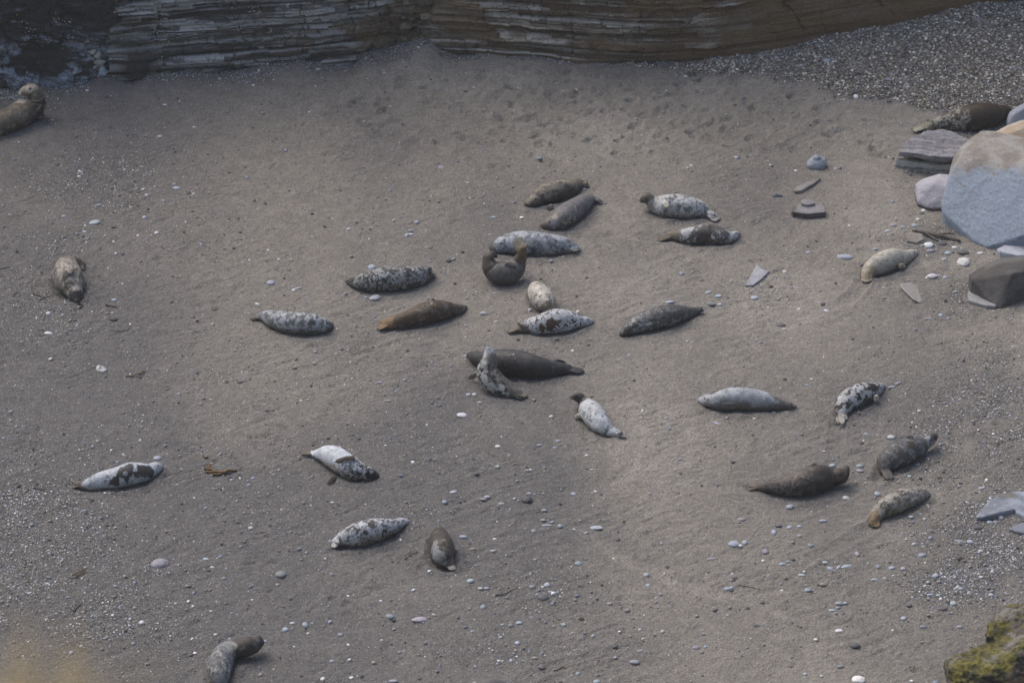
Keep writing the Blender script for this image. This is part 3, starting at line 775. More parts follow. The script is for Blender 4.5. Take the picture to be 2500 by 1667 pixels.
    for pts, w in [([(545, 0), (580, 60), (605, 110), (622, 152)], 5), ([(240, 30), (190, 70), (145, 100)], 7), ([(290, 5), (245, 45), (225, 100)], 8), ([(385, 20), (380, 95), (398, 160)], 6),
                   ([(275, 0), (300, 60), (345, 80)], 3), ([(735, 0), (745, 60), (742, 140)], 4), ([(660, 60), (700, 100), (715, 85)], 3), ([(600, 112), (655, 145)], 3), ([(1380, 0), (1395, 60), (1400, 130)], 4),
                   ([(1900, -10), (1945, 50), (1975, 90)], 6), ([(1460, 60), (1530, 45), (1600, 40)], 4), ([(1650, 90), (1700, 40), (1760, 0)], 5), ([(1180, 20), (1190, 130)], 3), ([(915, 0), (935, 60), (965, 110)], 8),
                   ([(2140, 0), (2180, 40)], 5), ([(1560, 0), (1570, 120)], 3), ([(850, 0), (862, 70), (870, 140)], 5)]:
        for (ax, ay), (cx, cy) in zip(pts[:-1], pts[1:]):
            vx, vy = cx - ax, cy - ay
            t = np.clip(((PX - ax) * vx + (PY - ay) * vy) / (vx * vx + vy * vy), 0, 1)
            wx = PX + 14 * (vn2(PX / 22, PY / 16, 296) - .5)
            t = np.clip(((wx - ax) * vx + (PY - ay) * vy) / (vx * vx + vy * vy), 0, 1)
            q = np.hypot(wx - ax - t * vx, PY - ay - t * vy) + 6 * (vn2(PX / 9, PY / 9, 95) - .5)
            crack = np.maximum(crack, ss(w * .42, w * .10, q))
    D -= .06 * crack
    farz = ss(2.8, 6, Zr)
    D = D * (1 - .4 * farz) + farz * 1.6 * (fbm2(U / 5, Zr / 3, 97, 4) - .5)
    lean = .16 * np.clip(Zr, 0, 99) + .10
    off = D - lean
    X = bx[:, None] + nx[:, None] * off; Y = by[:, None] + ny[:, None] * off
    # rock colours
    t = np.where(blocky > .5, tone_w, tone_b)[..., None]
    t = t * (.35 + 1.3 * fbm2(U / .5, zt / .028, 99, 3) ** 1.2)[..., None] + .10 * (vn2(U / .8, zt / .03, 104)[..., None] - .3)
    def c(*v): return np.array(v)
    dark = c(.042, .036, .030) * (1 - iron[..., None]) + c(.078, .050, .024) * iron[..., None]
    lite = c(.32, .308, .29) * (1 - iron[..., None]) + c(.39, .345, .285) * iron[..., None]
    lite = np.where(blocky[..., None] > .5, c(.27, .30, .345) * (.55 + .45 * ss(60, 170, PY))[..., None], lite)
    cd_, c1_, c2_, cox, coy = worley(U / .34 + 1.2 * vn2(U * 3, Zr * 4, 301), Zr / .16 + 1.0 * vn2(U * 4, Zr * 5, 302) + .5 * U, 303)
    t = t * (.62 + .75 * fbm2(U / 1.4, Zr / .8, 305, 3)[..., None]) * (.8 + .4 * c2_[..., None]) * (1 - .5 * ss(.07, .0, cd_)[..., None])
    t = 1.25 * ss(.10, .62, t) * (.35 + .65 * np.clip(t * 2, 0, 1))
    C = dark + (lite - dark) * np.clip(t, 0, 1.15) * (1 - .72 * bare[..., None])
    br = c(.155, .098, .046)
    stain = np.clip(.95 * ss(.44, .62, fbm2(U / 1.1, Zr / .45, 101, 3)) * ss(500, 1000, PX), 0, 1)[..., None]
    C = C * (1 - .85 * stain) + br * .85 * stain
    C = C * (1 - .62 * bare[..., None]) + br * .62 * bare[..., None]
    foot = (ss(45, 10, np.interp(PX, [p[0] for p in CLIFF_PX], [p[1] for p in CLIFF_PX]) - PY + 25 * nzn) * ss(1350, 1650, PX))[..., None]
    C = C * (1 - .6 * foot) + c(.13, .075, .034) * .6 * foot
    gl = (g2 ** 2)[..., None]
    gc = c(.10, .064, .028) * (1 - gl) + c(.26, .22, .16) * gl
    C = C * (1 - .85 * gully[..., None]) + gc * .85 * gully[..., None]
    sp = np.clip(sump * 1.4, 0, 1)[..., None]
    C = C * (1 - sp) + c(.042, .033, .028) * sp
    k = (np.maximum(crack * .30, joint * .30))[..., None]
    C = C * (1 - k) + c(.03, .026, .022) * k
    V = np.stack([X.ravel(), Y.ravel(), Z.ravel()], 1)
    i, j = np.meshgrid(np.arange(nu - 1), np.arange(nz - 1), indexing='ij')
    a = (i * nz + j).ravel()
    F = np.stack([a, a + nz, a + nz + 1, a + 1], 1)
    # grassy top running back from the edge
    top = np.arange(nu) * nz + nz - 1
    back = len(V) + np.arange(nu)
    B = V[top] + np.stack([-nx * 30, -ny * 30, np.full(nu, 2.0)], 1)
    F = np.r_[F, np.stack([top[:-1], top[1:], back[1:], back[:-1]], 1)]
    allV = np.r_[V, B]
    allC = np.r_[C.reshape(-1, 3), np.tile(c(.06, .07, .03), (nu, 1))]
    me = mesh_np("cliff", allV, F, smooth=True)
    colour(me, allC)
    tag(link("cliff", me, M_CLIFF), "dark bedded rock cliff standing behind the beach", "cliff", kind="structure")
    s = V.reshape(nu, nz, 3)[4:-4, 4:190].reshape(-1, 3)
    return s
CLIFF_V = build_cliff()
_cp = project(CLIFF_V[:, 0], CLIFF_V[:, 1], CLIFF_V[:, 2])

def on_cliff(px, py):
    d = np.hypot(_cp[0] - px, _cp[1] - py) * 1.0
    m = d < max(4.0, d.min() + 1)
    k = np.where(m)[0]
    return CLIFF_V[k[np.argmin(_cp[2][k])]]

# ================================================================== HEADLAND under the viewpoint
def build_headland():
    xs = np.r_[np.arange(-80, -8, 4), np.arange(-8, 8, .5), np.arange(8, 81, 4)]
    prof = [(-60, 46.2), (-20, 45.6), (-4, 45.15), (0, 45.08), (1.5, 45.05), (2.6, 45.02), (3.3, 44.95), (3.7, 44.6), (4.0, 43.6), (4.6, 40), (6.0, 32), (7.5, 22), (10, 11), (14, 3), (18, -.8)]
    V = []
    for x in xs:
        for k, (y, z) in enumerate(prof):
            w = 0 if 2 <= k <= 8 else 1
            n = float(fbm2(np.array(x / 4.0 + k), np.array(z / 4.0), 7, 3)) - .5
            V.append((x, y + w * 2.0 * n * (z < 44) - (2.0 if w and z < 40 else 0), z + (.05 * n if not w else 0)))
    n = len(prof)
    F = [(i * n + j, (i + 1) * n + j, (i + 1) * n + j + 1, i * n + j + 1) for i in range(len(xs) - 1) for j in range(n - 1)]
    me = mesh_np("headland", V, F)
    tag(link("headland", me, M_TURF), "turf topped headland the beach is seen from", "headland", kind="structure")
build_headland()

def build_grass_clump():
    """dead grass at the edge of the headland, just below the line of sight"""
    r = random.Random(3)
    V, F = [], []
    for i in range(340):
        x = r.gauss(-.49, .060); y = r.uniform(3.25, 3.55)
        L = r.uniform(.11, .238) * (1.0 if x < -.44 else .85)
        lean = Vector((r.gauss(.05, .10), r.gauss(.12, .12), 1)).normalized()
        side = Vector((r.uniform(-1, 1), r.uniform(-.6, .6), 0)).normalized()
        b = Vector((x, y, 44.93))
        w = r.uniform(.0025, .006)
        o = len(V)
        for k in range(5):
            t = k / 4
            p = b + lean * L * t + Vector((lean.x, lean.y, -.25)) * (.35 * L * t * t)
            ww = w * (1 - t * .85)
            V += [p - side * ww, p + side * ww]
        F += [(o + 2 * k, o + 2 * k + 1, o + 2 * k + 3, o + 2 * k + 2) for k in range(4)]
    me = mesh_np("dead_grass_clump", [tuple(v) for v in V], F)
    tag(link("dead_grass_clump", me, M_GRASS), "blurred orange dead grass at the headland edge in the bottom left corner", "grass")
build_grass_clump()

# ================================================================== GRAVEL (stuff)
def ico():
    bm = bmesh.new()
    bmesh.ops.create_icosphere(bm, subdivisions=1, radius=1)
    V = np.array([v.co[:] for v in bm.verts]); F = np.array([[v.index for v in f.verts] for f in bm.faces])
    bm.free()
    return V, F
ICO_V, ICO_F = ico()
PAL = np.array([(.085, .074, .060), (.155, .138, .115), (.235, .212, .18), (.24, .245, .25), (.27, .215, .16), (.40, .36, .295), (.62, .58, .51)])

def scatter(name, label, n_try, dens, smin, smax, pal_w, seed, deep=.35, tint=(1, 1, 1)):
    r = np.random.default_rng(seed)
    x = r.uniform(-14.5, 14.5, n_try); y = r.uniform(66.5, 102.5, n_try)
    z = T(x, y)
    px, py, dp = project(x, y, z)
    cl = np.interp(px, [p[0] for p in CLIFF_PX], [p[1] for p in CLIFF_PX])
    k = (px > -60) & (px < 2560) & (py < 1730) & (py > cl - 10)
    k &= r.random(n_try) < dens(px, py)
    x, y, z, px, py = [v[k] for v in (x, y, z, px, py)]
    n = len(x)
    s = smin * (smax / smin) ** (r.random(n) ** 1.9)
    ax = s * r.uniform(.75, 1.35, n); ay = s * r.uniform(.7, 1.2, n); az = s * r.uniform(.35, .75, n)
    an = r.uniform(0, 6.28, n)
    jit = 1 + .22 * (r.random((n, 12, 1)) - .5) * 2
    V = ICO_V[None] * jit
    vx, vy, vz = V[..., 0] * ax[:, None], V[..., 1] * ay[:, None], V[..., 2] * az[:, None]
    ti = r.normal(0, .25, n)[:, None]
    vz, vx = vz + vx * ti, vx
    ca, sa = np.cos(an)[:, None], np.sin(an)[:, None]
    W = np.stack([x[:, None] + vx * ca - vy * sa, y[:, None] + vx * sa + vy * ca, z[:, None] + vz + (az * deep)[:, None]], -1).reshape(-1, 3)
    F = (ICO_F[None] + (np.arange(n) * 12)[:, None, None]).reshape(-1, 3)
    ci = r.choice(len(PAL), n, p=np.array(pal_w) / sum(pal_w))
    C = PAL[ci] * np.array(tint) * r.uniform(.75, 1.25, (n, 1))
    me = mesh_np(name, W, F)
    colour(me, np.repeat(C, 12, 0))
    tag(link(name, me, M_GRAVEL), label, "gravel", kind="stuff")
    return n

def d_bank(px, py):
    return (.28 * ss(.04, .5, gravel_mask(px, py)) + .72 * ss(.45, .95, gravel_mask(px, py))) * (px > 1500) * (py < 420)
def d_all(px, py):
    g = gravel_mask(px, py)
    return np.where((px > 1500) & (py < 420), 0, 1) * np.clip(.008 + .95 * g ** 1.7, 0, 1)
NG = [scatter("shingle", "bank of mixed grey and white shingle against the cliff", 1000000, d_bank, .009, .045, [17, 16, 16, 7, 14, 17, 13], 1),
      scatter("gravel", "fine grey gravel and shell grit washed over the sand", 1500000, d_all, .007, .026, [20, 18, 17, 14, 6, 14, 14], 2, tint=(.96, 1.01, 1.16)),
      scatter("pebble_litter", "loose small stones strewn thinly over the beach", 130000, lambda px, py: np.clip(.016 + .26 * gravel_mask(px, py) + .016 * ss(1050, 1500, py), 0, 1), .022, .050, [16, 20, 22, 22, 7, 8, 5], 3, tint=(.95, 1.0, 1.14))]
print("gravel stones", NG)

# ================================================================== SEALS
def digits(root, tip, width, spread_dir, r0, r1, n=5, lift=0.0):
    """a flipper: digits fanning from root to tip, skinned together afterwards"""
    parts = []
    ax = tip - root
    for k in range(n):
        s = (k / (n - 1) - .5)
        short = 1 - .16 * abs(s) * 2 + (.06 if k == 0 else 0)
        a = root + spread_dir * s * width * .55
        b = root + ax * short + spread_dir * s * width
        m = (a + b) / 2 + np.array([0, 0, lift]) + spread_dir * s * width * .12
        P = np.array([a, (a * .6 + m * .6 + b * -.2) if False else (a + m) / 2, m, (m + b) / 2, b])
        parts.append(tube(P, [r0, r0 * .97, r0 * .85, (r0 + r1) * .45, r1 * .8], 8, flat_k=.8))
    return parts

def make_seal(label, sp, hf=(), ff=(), base=GREY, back=None, back_amt=1.0, mott=(), head=None, tail=None, fl=None, blot=(), side=None, side_at=0.0, up=(0, 0, 1), eyes=True, seed=1, bend=None):
    pts = []
    for q in sp:
        p0 = at(q[0], q[1], .15)
        k = ppm(p0)
        r = q[2] / k
        z = q[3] if len(q) > 3 else r * .93
        p = at(q[0], q[1], z)
        pts.append((*p, r))
    pts = np.array(pts)
    C = catmull(pts, 56)
    P, R = C[:, :3], np.maximum(C[:, 3], .02)
    # rounded ends
    t0 = P[0] - P[1]; t0 /= np.linalg.norm(t0); t1 = P[-1] - P[-2]; t1 /= np.linalg.norm(t1)
    P2 = np.r_[[P[0] + t0 * R[0] * .8, P[0] + t0 * R[0] * .5], P, [P[-1] + t1 * R[-1] * .5, P[-1] + t1 * R[-1] * .8]]
    sN = np.linspace(0, 1, 56)
    R = R * (1 - .09 * np.exp(-((sN - .17) / .05) ** 2) + .05 * np.exp(-((sN - .09) / .04) ** 2))
    R2 = np.r_[[R[0] * .45, R[0] * .82], R, [R[-1] * .82, R[-1] * .45]]
    parts = [tube(P2, R2, 26)]
    kk = ppm(P[20])
    fins = []
    for f in hf:                                               # hind flippers: from the rump to the tips
        tip = at(f[0], f[1], f[3] if len(f) > 3 else .035)
        root = P[-4].copy()
        w = 1.45 * f[2] / kk
        ax = tip - root
        sd = np.cross(ax, [0, 0, 1.0])
        if len(f) > 4: sd = sd * (1 - f[4]) / np.linalg.norm(sd) + np.array([0, 0, 1.0]) * f[4]
        sd /= np.linalg.norm(sd)
        if f[2] > 0:
            g = digits(root, tip, w, sd, .042, .020, 5, .01)
            parts += g; fins.append((root, tip, w))
    for f in ff:                                               # fore flippers: root and tip given
        root, tip = at(f[0], f[1], f[5]), at(f[2], f[3], f[6])
        w = f[4] / kk
        ax = tip - root
        view = ray(f[2], f[3])
        sd = np.cross(ax, view); sd /= np.linalg.norm(sd)
        parts += digits(root, tip, w, sd, .045, .020, 5, .015); fins.append((root, tip, w))
    if not ff and len(sp[3]) < 4:                              # the near fore flipper, folded back along the flank
        vd = ray(sp[4][0], sp[4][1]); vd = -vd
        i0, i1 = 15, 25
        ax0 = P[i1] - P[i0]; ax0 /= np.linalg.norm(ax0)
        fl_side = vd - ax0 * (vd @ ax0); fl_side /= np.linalg.norm(fl_side)
        dn = np.array([0, 0, -1.0]); dn -= ax0 * (dn @ ax0); dn /= np.linalg.norm(dn)
        o1 = fl_side * .82 + dn * .50; o1 /= np.linalg.norm(o1)
        root, tip = P[i0] + o1 * R[i0] * .93, P[i1] + o1 * R[i1] * .98 + dn * .02
        sd = np.cross(tip - root, o1); sd /= np.linalg.norm(sd)
        parts += digits(root, tip, .13, sd, .036, .017, 5, .0)
        fins.append((root, tip, .13))
    dors = np.array(up, float); dors /= np.linalg.norm(dors)
    eye_pts = []
    if eyes:                                                   # brow and eye on each side of the head
        ax = P[3] - P[9]; ax /= np.linalg.norm(ax)
        sx = np.cross(ax, dors); sx /= np.linalg.norm(sx); ux = np.cross(sx, ax)
        for s in (-1, 1):
            e = P[6] + (sx * s * .70 + ux * .62) * R[6] * 1.0
            eye_pts.append(e)
            q = np.array([e - ax * .02, e, e + ax * .02])
            parts.append(tube(q, [.012, .022, .012], 8))
        # whisker pads either side of the nose
        for s in (-1, 1):
            e = P[1] + (sx * s * .55 - ux * .15) * R[1]
            parts.append(tube(np.array([e - ax * .05, e, e + ax * .03]), [R[1] * .45, R[1] * .62, R[1] * .40], 8))
    V, F = join(parts)
    me = remesh(V, F, .0125, 6)
    v = coords(me)
    # where along the body, and how far round it
    d2 = ((v[:, None, :] - P[None]) ** 2).sum(2)
    ni = d2.argmin(1)
    off = v - P[ni]
    dist = np.sqrt(d2[np.arange(len(v)), ni])
    s = ni / 55.0
    cosang = (off @ dors) / (dist + 1e-6)
    # lying weight: the underside spreads flat on the sand
    gz = T(v[:, 0], v[:, 1])
    low = v[:, 2] < gz + .012
    v[low, 2] = gz[low] - .02
    h = np.clip((v[:, 2] - gz) / .30, 0, 1)
    nrm = off.copy(); nrm[:, 2] = 0
    L = np.linalg.norm(nrm, axis=1)[:, None] + 1e-6
    bulge = (1 - h) ** 1.5 * .032 * (dist < R[ni] * 1.25)
    v += nrm / L * bulge[:, None]
    # soft folds and hollows of the blubber
    bod = dist < R[ni] * 1.18
    fold = (np.sin(s * 62 + 3 * vn2(s * 9, cosang * 2, seed)) * .5) * np.exp(-((s - .22) / .09) ** 2)
    v += (off / (dist[:, None] + 1e-6)) * (bod * (.009 * fold + .034 * (fbm3(v, 3.0, seed + 50, 3) - .5)))[:, None]
    # coat
    wob = fbm3(v, 5.0, seed, 3) - .5
    fine = fbm3(v, 16.0, seed + 3, 2) - .5
    c = np.tile(np.array(base, float), (len(v), 1))
    def lay(col, m):
        nonlocal c
        m = np.clip(m, 0, 1)[:, None]
        c = c * (1 - m) + np.array(col) * m
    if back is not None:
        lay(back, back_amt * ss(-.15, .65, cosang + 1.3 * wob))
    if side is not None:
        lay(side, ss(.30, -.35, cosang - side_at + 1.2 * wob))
    ao = np.array([vn3(v[:, 0] * .9, v[:, 1] * .9, v[:, 2] * .9, seed + 8)])[0] - .5
    for m in mott:
        scale, thr, soft, col = m[:4]
        s0, s1 = (m[4], m[5]) if len(m) > 5 else (-1, 2)
        n = .58 * fbm3(v, scale, seed + int(scale * 7), 3) + .42 * fbm3(v, scale * 2.5, seed + int(scale * 5), 2)
        soft = soft * 1.25
        win = ss(s0 - .04, s0 + .04, s + .25 * wob) * ss(s1 + .04, s1 - .04, s + .25 * wob)
        lay(col, ss(thr - soft, thr + soft, n) * win)
    if head: lay(head[0], ss(head[1] + .035, head[1] - .035, s + .35 * wob))
    if tail: lay(tail[0], ss(tail[1] - .04, tail[1] + .04, s + .35 * wob))
    PX, PY, DP = project(v[:, 0], v[:, 1], v[:, 2])
    for bx, by, br, col in blot:
        q = np.hypot(PX - bx, PY - by)
        cand = np.where(q < max(5, q.min() + 1))[0]
        hit = v[cand[np.argmin(DP[cand])]]
        rr = br / kk
        dd = np.sqrt(((v - hit) ** 2).sum(1)) / rr
        lay(col, ss(1.12, .82, dd + 1.3 * wob + 1.0 * fine))
    fin = (dist > R[ni] * 1.22) & (s > .12)
    if fl:
        lay(fl, fin * 1.0)
    for root, tip, w in fins:                                  # dark claws' edge
        dd = np.linalg.norm(v - tip, axis=1)
        lay(DARK, .30 * ss(.06, .02, dd))
    nose = np.linalg.norm(v - P2[0], axis=1)
    lay(BLACK, .8 * ss(.055, .03, nose)) if eyes else None
    for e in eye_pts:
        lay(BLACK, ss(.034, .024, np.linalg.norm(v - e, axis=1)))
    c *= (1 + .45 * wob + .8 * fine)[:, None]
    lum = c.mean(1)
    c *= (.62 + .09 * ss(.10, .45, lum))[:, None]
    org = P[28].copy(); org[2] = float(T(org[0], org[1]))
    me.vertices.foreach_set("co", (v - org).astype(np.float32).ravel())
    me.update()
    colour(me, np.clip(c, .012, .75))
    me.name = "seal"
    for p in me.polygons: p.use_smooth = True
    return tag(link("seal", me, M_FUR, org), label, "seal", "seals hauled out on the beach")

for q in SEALS:
    make_seal(**q)

# ================================================================== ROCKS
def hull(points):
    bm = bmesh.new()
    for p in points: bm.verts.new(p)
    r = bmesh.ops.convex_hull(bm, input=bm.verts)
    bmesh.ops.delete(bm, geom=list({g for g in r["geom_interior"] if isinstance(g, bmesh.types.BMVert)}), context='VERTS')
    bm.verts.index_update()
    V = [v.co[:] for v in bm.verts]; F = [tuple(v.index for v in f.verts) for f in bm.faces]
    bm.free()
    return V, F

def slab(px, z1, z0, taper=.04):
    """outline read at its top height, carried down to z0"""
    top = [at(x, y, z1) for x, y in px]
    c = np.mean(top, axis=0)
    pts = []
    for p in top:
        pts.append(p)
        q = c + (p - c) * (1 + taper); q[2] = p[2] - (z1 - z0)
        pts.append(q)
    return hull(pts)

def boulder(px, back=.7, sink=.25):
    """points read as (px, py, height); the unseen back and foot are carried on behind and below"""
    P = [at(*p) for p in px]
    ext = []
    for p in P:
        ext.append(p)
        if p[2] - float(T(p[0], p[1])) > .15:
            q = p + np.array([0, back, -.12]); ext.append(q)
            ext.append(np.array([q[0], q[1] + .1, float(T(q[0], q[1])) - sink]))
        ext.append(np.array([p[0], p[1] + .05, float(T(p[0], p[1])) - sink]))
    return hull(ext)

def make_rock(name, label, parts, col, voxel=.03, smooth=3, lump=.03, lscale=3.0, lump2=0, cat="rock", group=None, mat=None):
    V, F = join(parts)
    me = remesh(V, F, voxel, smooth)
    v = coords(me)
    nr = np.empty(len(v) * 3, np.float32); me.vertices.foreach_get("normal", nr); nr = nr.reshape(-1, 3)
    v = v + nr * (lump * 2 * (fbm3(v, lscale, 5, 4) - .5))[:, None]
    if lump2:
        v = v + nr * (lump2 * 2 * (fbm3(v * np.array([1, 1, 2.2]), 9.0, 15, 3) - .5))[:, None]
    C = col(v, nr, project(*v.T))
    org = v.mean(0); org[2] = float(T(org[0], org[1]))
    me.vertices.foreach_set("co", (v - org).astype(np.float32).ravel()); me.update()
    for p in me.polygons: p.use_smooth = True
    colour(me, np.clip(C, .01, .8))
    me.name = name
    return tag(link(name, me, mat or M_ROCK, org), label, cat, group)

def A(*v): return np.array(v, float)
def lerp(a, b, t): return a + (b - a) * t[:, None]
def plain(c0, c1, sc=2.5):
    return lambda v, n, p: lerp(A(*c0), A(*c1), ss(.35, .65, fbm3(v, sc, 9, 3)))

def col_big(v, n, p):
    b = ss(440, 396, p[1] + 60 * (fbm3(v, 7, 13, 3) - .5) + 22 * (fbm3(v, 2.0, 3, 3) - .5) * 2 - .05 * (p[0] - 2400))
    c = lerp(A(.255, .295, .345), A(.225, .262, .312), fbm3(v, 1.5, 4, 3))
    br = lerp(A(.265, .245, .215), A(.185, .158, .130), ss(.4, .68, fbm3(v, 3.2, 6, 4)))
    c = c + (br - c) * (.92 * b)[:, None]
    c = c * (1 - .10 * ss(.64, .74, fbm3(v, 11, 14, 2)))[:, None]
    for ax, ay, bx, by, w in [(2430, 343, 2461, 358, 1.6), (2491, 353, 2500, 360, 1.4), (2352, 505, 2362, 540, 1.0), (2462, 571, 2496, 556, 1.1), (2334, 441, 2358, 458, 2.2), (2404, 584, 2425, 575, 1.2)]:
        t = np.clip(((p[0] - ax) * (bx - ax) + (p[1] - ay) * (by - ay)) / ((bx - ax) ** 2 + (by - ay) ** 2), 0, 1)
        q = np.hypot(p[0] - ax - t * (bx - ax), p[1] - ay - t * (by - ay))
        c = lerp(c, np.tile(A(.20, .18, .16), (len(v), 1)), .7 * ss(w * 1.6, w * .5, q))
    return c
def on_plane(px, a, b, c):
    """points where sight lines meet the plane through three placed points"""
    n = np.cross(b - a, c - a)
    o = np.array([0, 0, CAMZ])
    return [o + ray(x, y) * ((a - o) @ n) / (ray(x, y) @ n) for x, y in px]
def big_boulder():
    face = on_plane([(2317, 430), (2303, 480), (2298, 501), (2303, 519), (2318, 535), (2343, 557), (2377, 587), (2409, 604), (2440, 594), (2470, 582), (2500, 574), (2550, 558), (2565, 420), (2500, 418), (2430, 416), (2380, 412), (2340, 408)],
                    at(2409, 604, .03), at(2302, 505, .42), at(2440, 412, 1.40))
    top = [at(*p) for p in [(2403, 341, 1.62), (2428, 342, 1.66), (2460, 360, 1.66), (2500, 362, 1.68), (2560, 372, 1.6), (2387, 352, 1.55), (2349, 384, 1.38), (2334, 405, 1.25)]]
    ext = []
    for p in face + top:
        ext += [p, np.array([p[0], p[1] + .10, float(T(p[0], p[1])) - .3])]
    for p in top:
        ext += [p + A(0, .55, -.05), np.array([p[0], p[1] + .7, float(T(p[0], p[1])) - .3])]
    return hull(ext)
make_rock("boulder", "huge pale blue-grey boulder with a brown weathered top", [big_boulder()], col_big, .033, 2, .045, 1.5, .009, "boulder")
make_rock("boulder", "tan boulder behind the huge pale one at the right edge", [boulder([(2432, 341, 1.50), (2466, 325, 1.62), (2500, 311, 1.72), (2545, 300, 1.7), (2550, 345, 1.5), (2500, 352, 1.45), (2462, 357, 1.42)], .6)],
    plain((.30, .235, .165), (.37, .32, .26)), .035, 3, .03, 3, 0, "boulder")
make_rock("boulder", "blue-grey boulder at the right edge beside the chocolate seal's head", [boulder([(2470, 283, .45), (2488, 270, .55), (2505, 262, .6), (2540, 258, .6), (2462, 300, .28), (2459, 318, .1), (2475, 326, .05), (2510, 330, .1)], .45)],
    plain((.30, .32, .36), (.24, .25, .28)), .03, 3, .03, 3, 0, "boulder")
make_rock("flat_rock", "grey slab split from the foot of the huge pale boulder", [slab([(2433, 606), (2465, 591), (2505, 580), (2545, 570), (2545, 620), (2500, 622), (2485, 624), (2440, 613)], .16, -.2)], plain((.33, .34, .37), (.25, .25, .27)), .025, 2, .02, 4)

def col_ledge(v, n, p):
    z = v[:, 2] - T(v[:, 0], v[:, 1])
    z0 = .02 * np.sin(v[:, 0] * 5)
    st = vn2(z * 26, v[:, 0] * .5, 3)
    low = lerp(A(.40, .40, .38), A(.20, .19, .17), ss(.45, .7, st))
    up = lerp(A(.15, .145, .15), A(.225, .215, .225), ss(.35, .65, vn2(v[:, 0] * .9 + .3 * v[:, 1], v[:, 1] * 13 + v[:, 0] * 2.5, 8)))
    c = lerp(low, up, ss(.24, .30, z + z0))
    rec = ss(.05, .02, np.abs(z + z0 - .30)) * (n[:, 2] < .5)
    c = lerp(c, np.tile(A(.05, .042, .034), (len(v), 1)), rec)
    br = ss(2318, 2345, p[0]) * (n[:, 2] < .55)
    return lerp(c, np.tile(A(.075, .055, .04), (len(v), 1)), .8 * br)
TOP = [(2193, 369), (2207, 350), (2240, 332), (2270, 324), (2293, 320), (2315, 333), (2345, 336), (2373, 344), (2388, 350), (2372, 362), (2345, 376), (2314, 385), (2280, 381), (2254, 377)]
make_rock("ledge_rock", "flat topped dark ledge rock with pale stripes along its side", [slab(TOP, .52, .37, .0), slab([(x + (6 if x < 2300 else -6), y - 5) for x, y in TOP], .40, .20, .0),
    slab([(2190, 385), (2215, 360), (2270, 345), (2330, 350), (2385, 362), (2355, 392), (2318, 400), (2272, 398), (2230, 392)], .26, -.15, .05)], col_ledge, .020, 1, .06, 3.5, .03)
make_rock("boulder", "smooth lilac-grey boulder leaning on the huge pale one", [boulder([(2238, 453, .30), (2256, 440, .40), (2296, 428, .55), (2330, 430, .55), (2237, 474, .22), (2241, 494, .12), (2262, 508, .06), (2283, 513, .03), (2310, 508, .1), (2280, 450, .50), (2325, 460, .5)], .3)],
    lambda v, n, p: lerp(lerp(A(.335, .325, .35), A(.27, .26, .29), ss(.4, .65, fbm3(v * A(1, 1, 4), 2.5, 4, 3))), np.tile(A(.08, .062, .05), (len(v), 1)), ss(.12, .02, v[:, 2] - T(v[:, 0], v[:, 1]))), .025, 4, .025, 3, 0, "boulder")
make_rock("boulder", "rounded dark brown boulder at the right edge", [boulder([(2372, 684, .40), (2392, 671, .50), (2420, 655, .60), (2446, 644, .66), (2500, 641, .7), (2550, 650, .7), (2380, 697, .28), (2410, 715, .22), (2445, 730, .18), (2428, 749, .03), (2446, 754, .0), (2475, 735, .05), (2500, 719, .08), (2550, 700, .1), (2470, 668, .68)], .5)],
    plain((.066, .060, .055), (.105, .098, .092), 2), .03, 4, .035, 2.5, 0, "boulder")
make_rock("flat_rock", "pale grey striped slab tucked under the dark brown boulder", [slab([(2362, 716), (2372, 698), (2400, 700), (2440, 735), (2430, 748), (2395, 742), (2365, 733)], .08, -.15, .02)],
    lambda v, n, p: lerp(A(.27, .27, .27), A(.19, .185, .175), vn2((v[:, 0] + v[:, 1]) * 12, v[:, 0] * .6, 4)), .02, 2, .015, 5)
make_rock("flat_rock", "low blue-grey bedrock slab among the gravel at the right edge", [slab([(2383, 1262), (2396, 1240), (2410, 1226), (2438, 1205), (2470, 1199), (2505, 1198), (2550, 1196), (2550, 1222), (2500, 1226), (2455, 1228), (2425, 1243), (2400, 1262)], .10, -.2, .03),
    slab([(2472, 1226), (2500, 1212), (2550, 1212), (2550, 1262), (2505, 1262), (2482, 1250)], .09, -.2, .03)],
    lambda v, n, p: lerp(lerp(A(.25, .27, .305), A(.155, .165, .185), ss(.35, .65, fbm3(v, 5, 4, 4))), np.tile(A(.13, .115, .10), (len(v), 1)), .9 * ss(1.1, .7, np.hypot((p[0] - 2458) / 26, (p[1] - 1208) / 9))), .022, 2, .03, 4)
make_rock("flat_rock", "small blue-grey slab showing below the bedrock slab at the edge", [slab([(2463, 1289), (2480, 1279), (2505, 1274), (2550, 1270), (2550, 1302), (2500, 1300), (2478, 1296)], .07, -.2, .03)], plain((.24, .26, .295), (.16, .17, .19)), .02, 2, .03, 5)

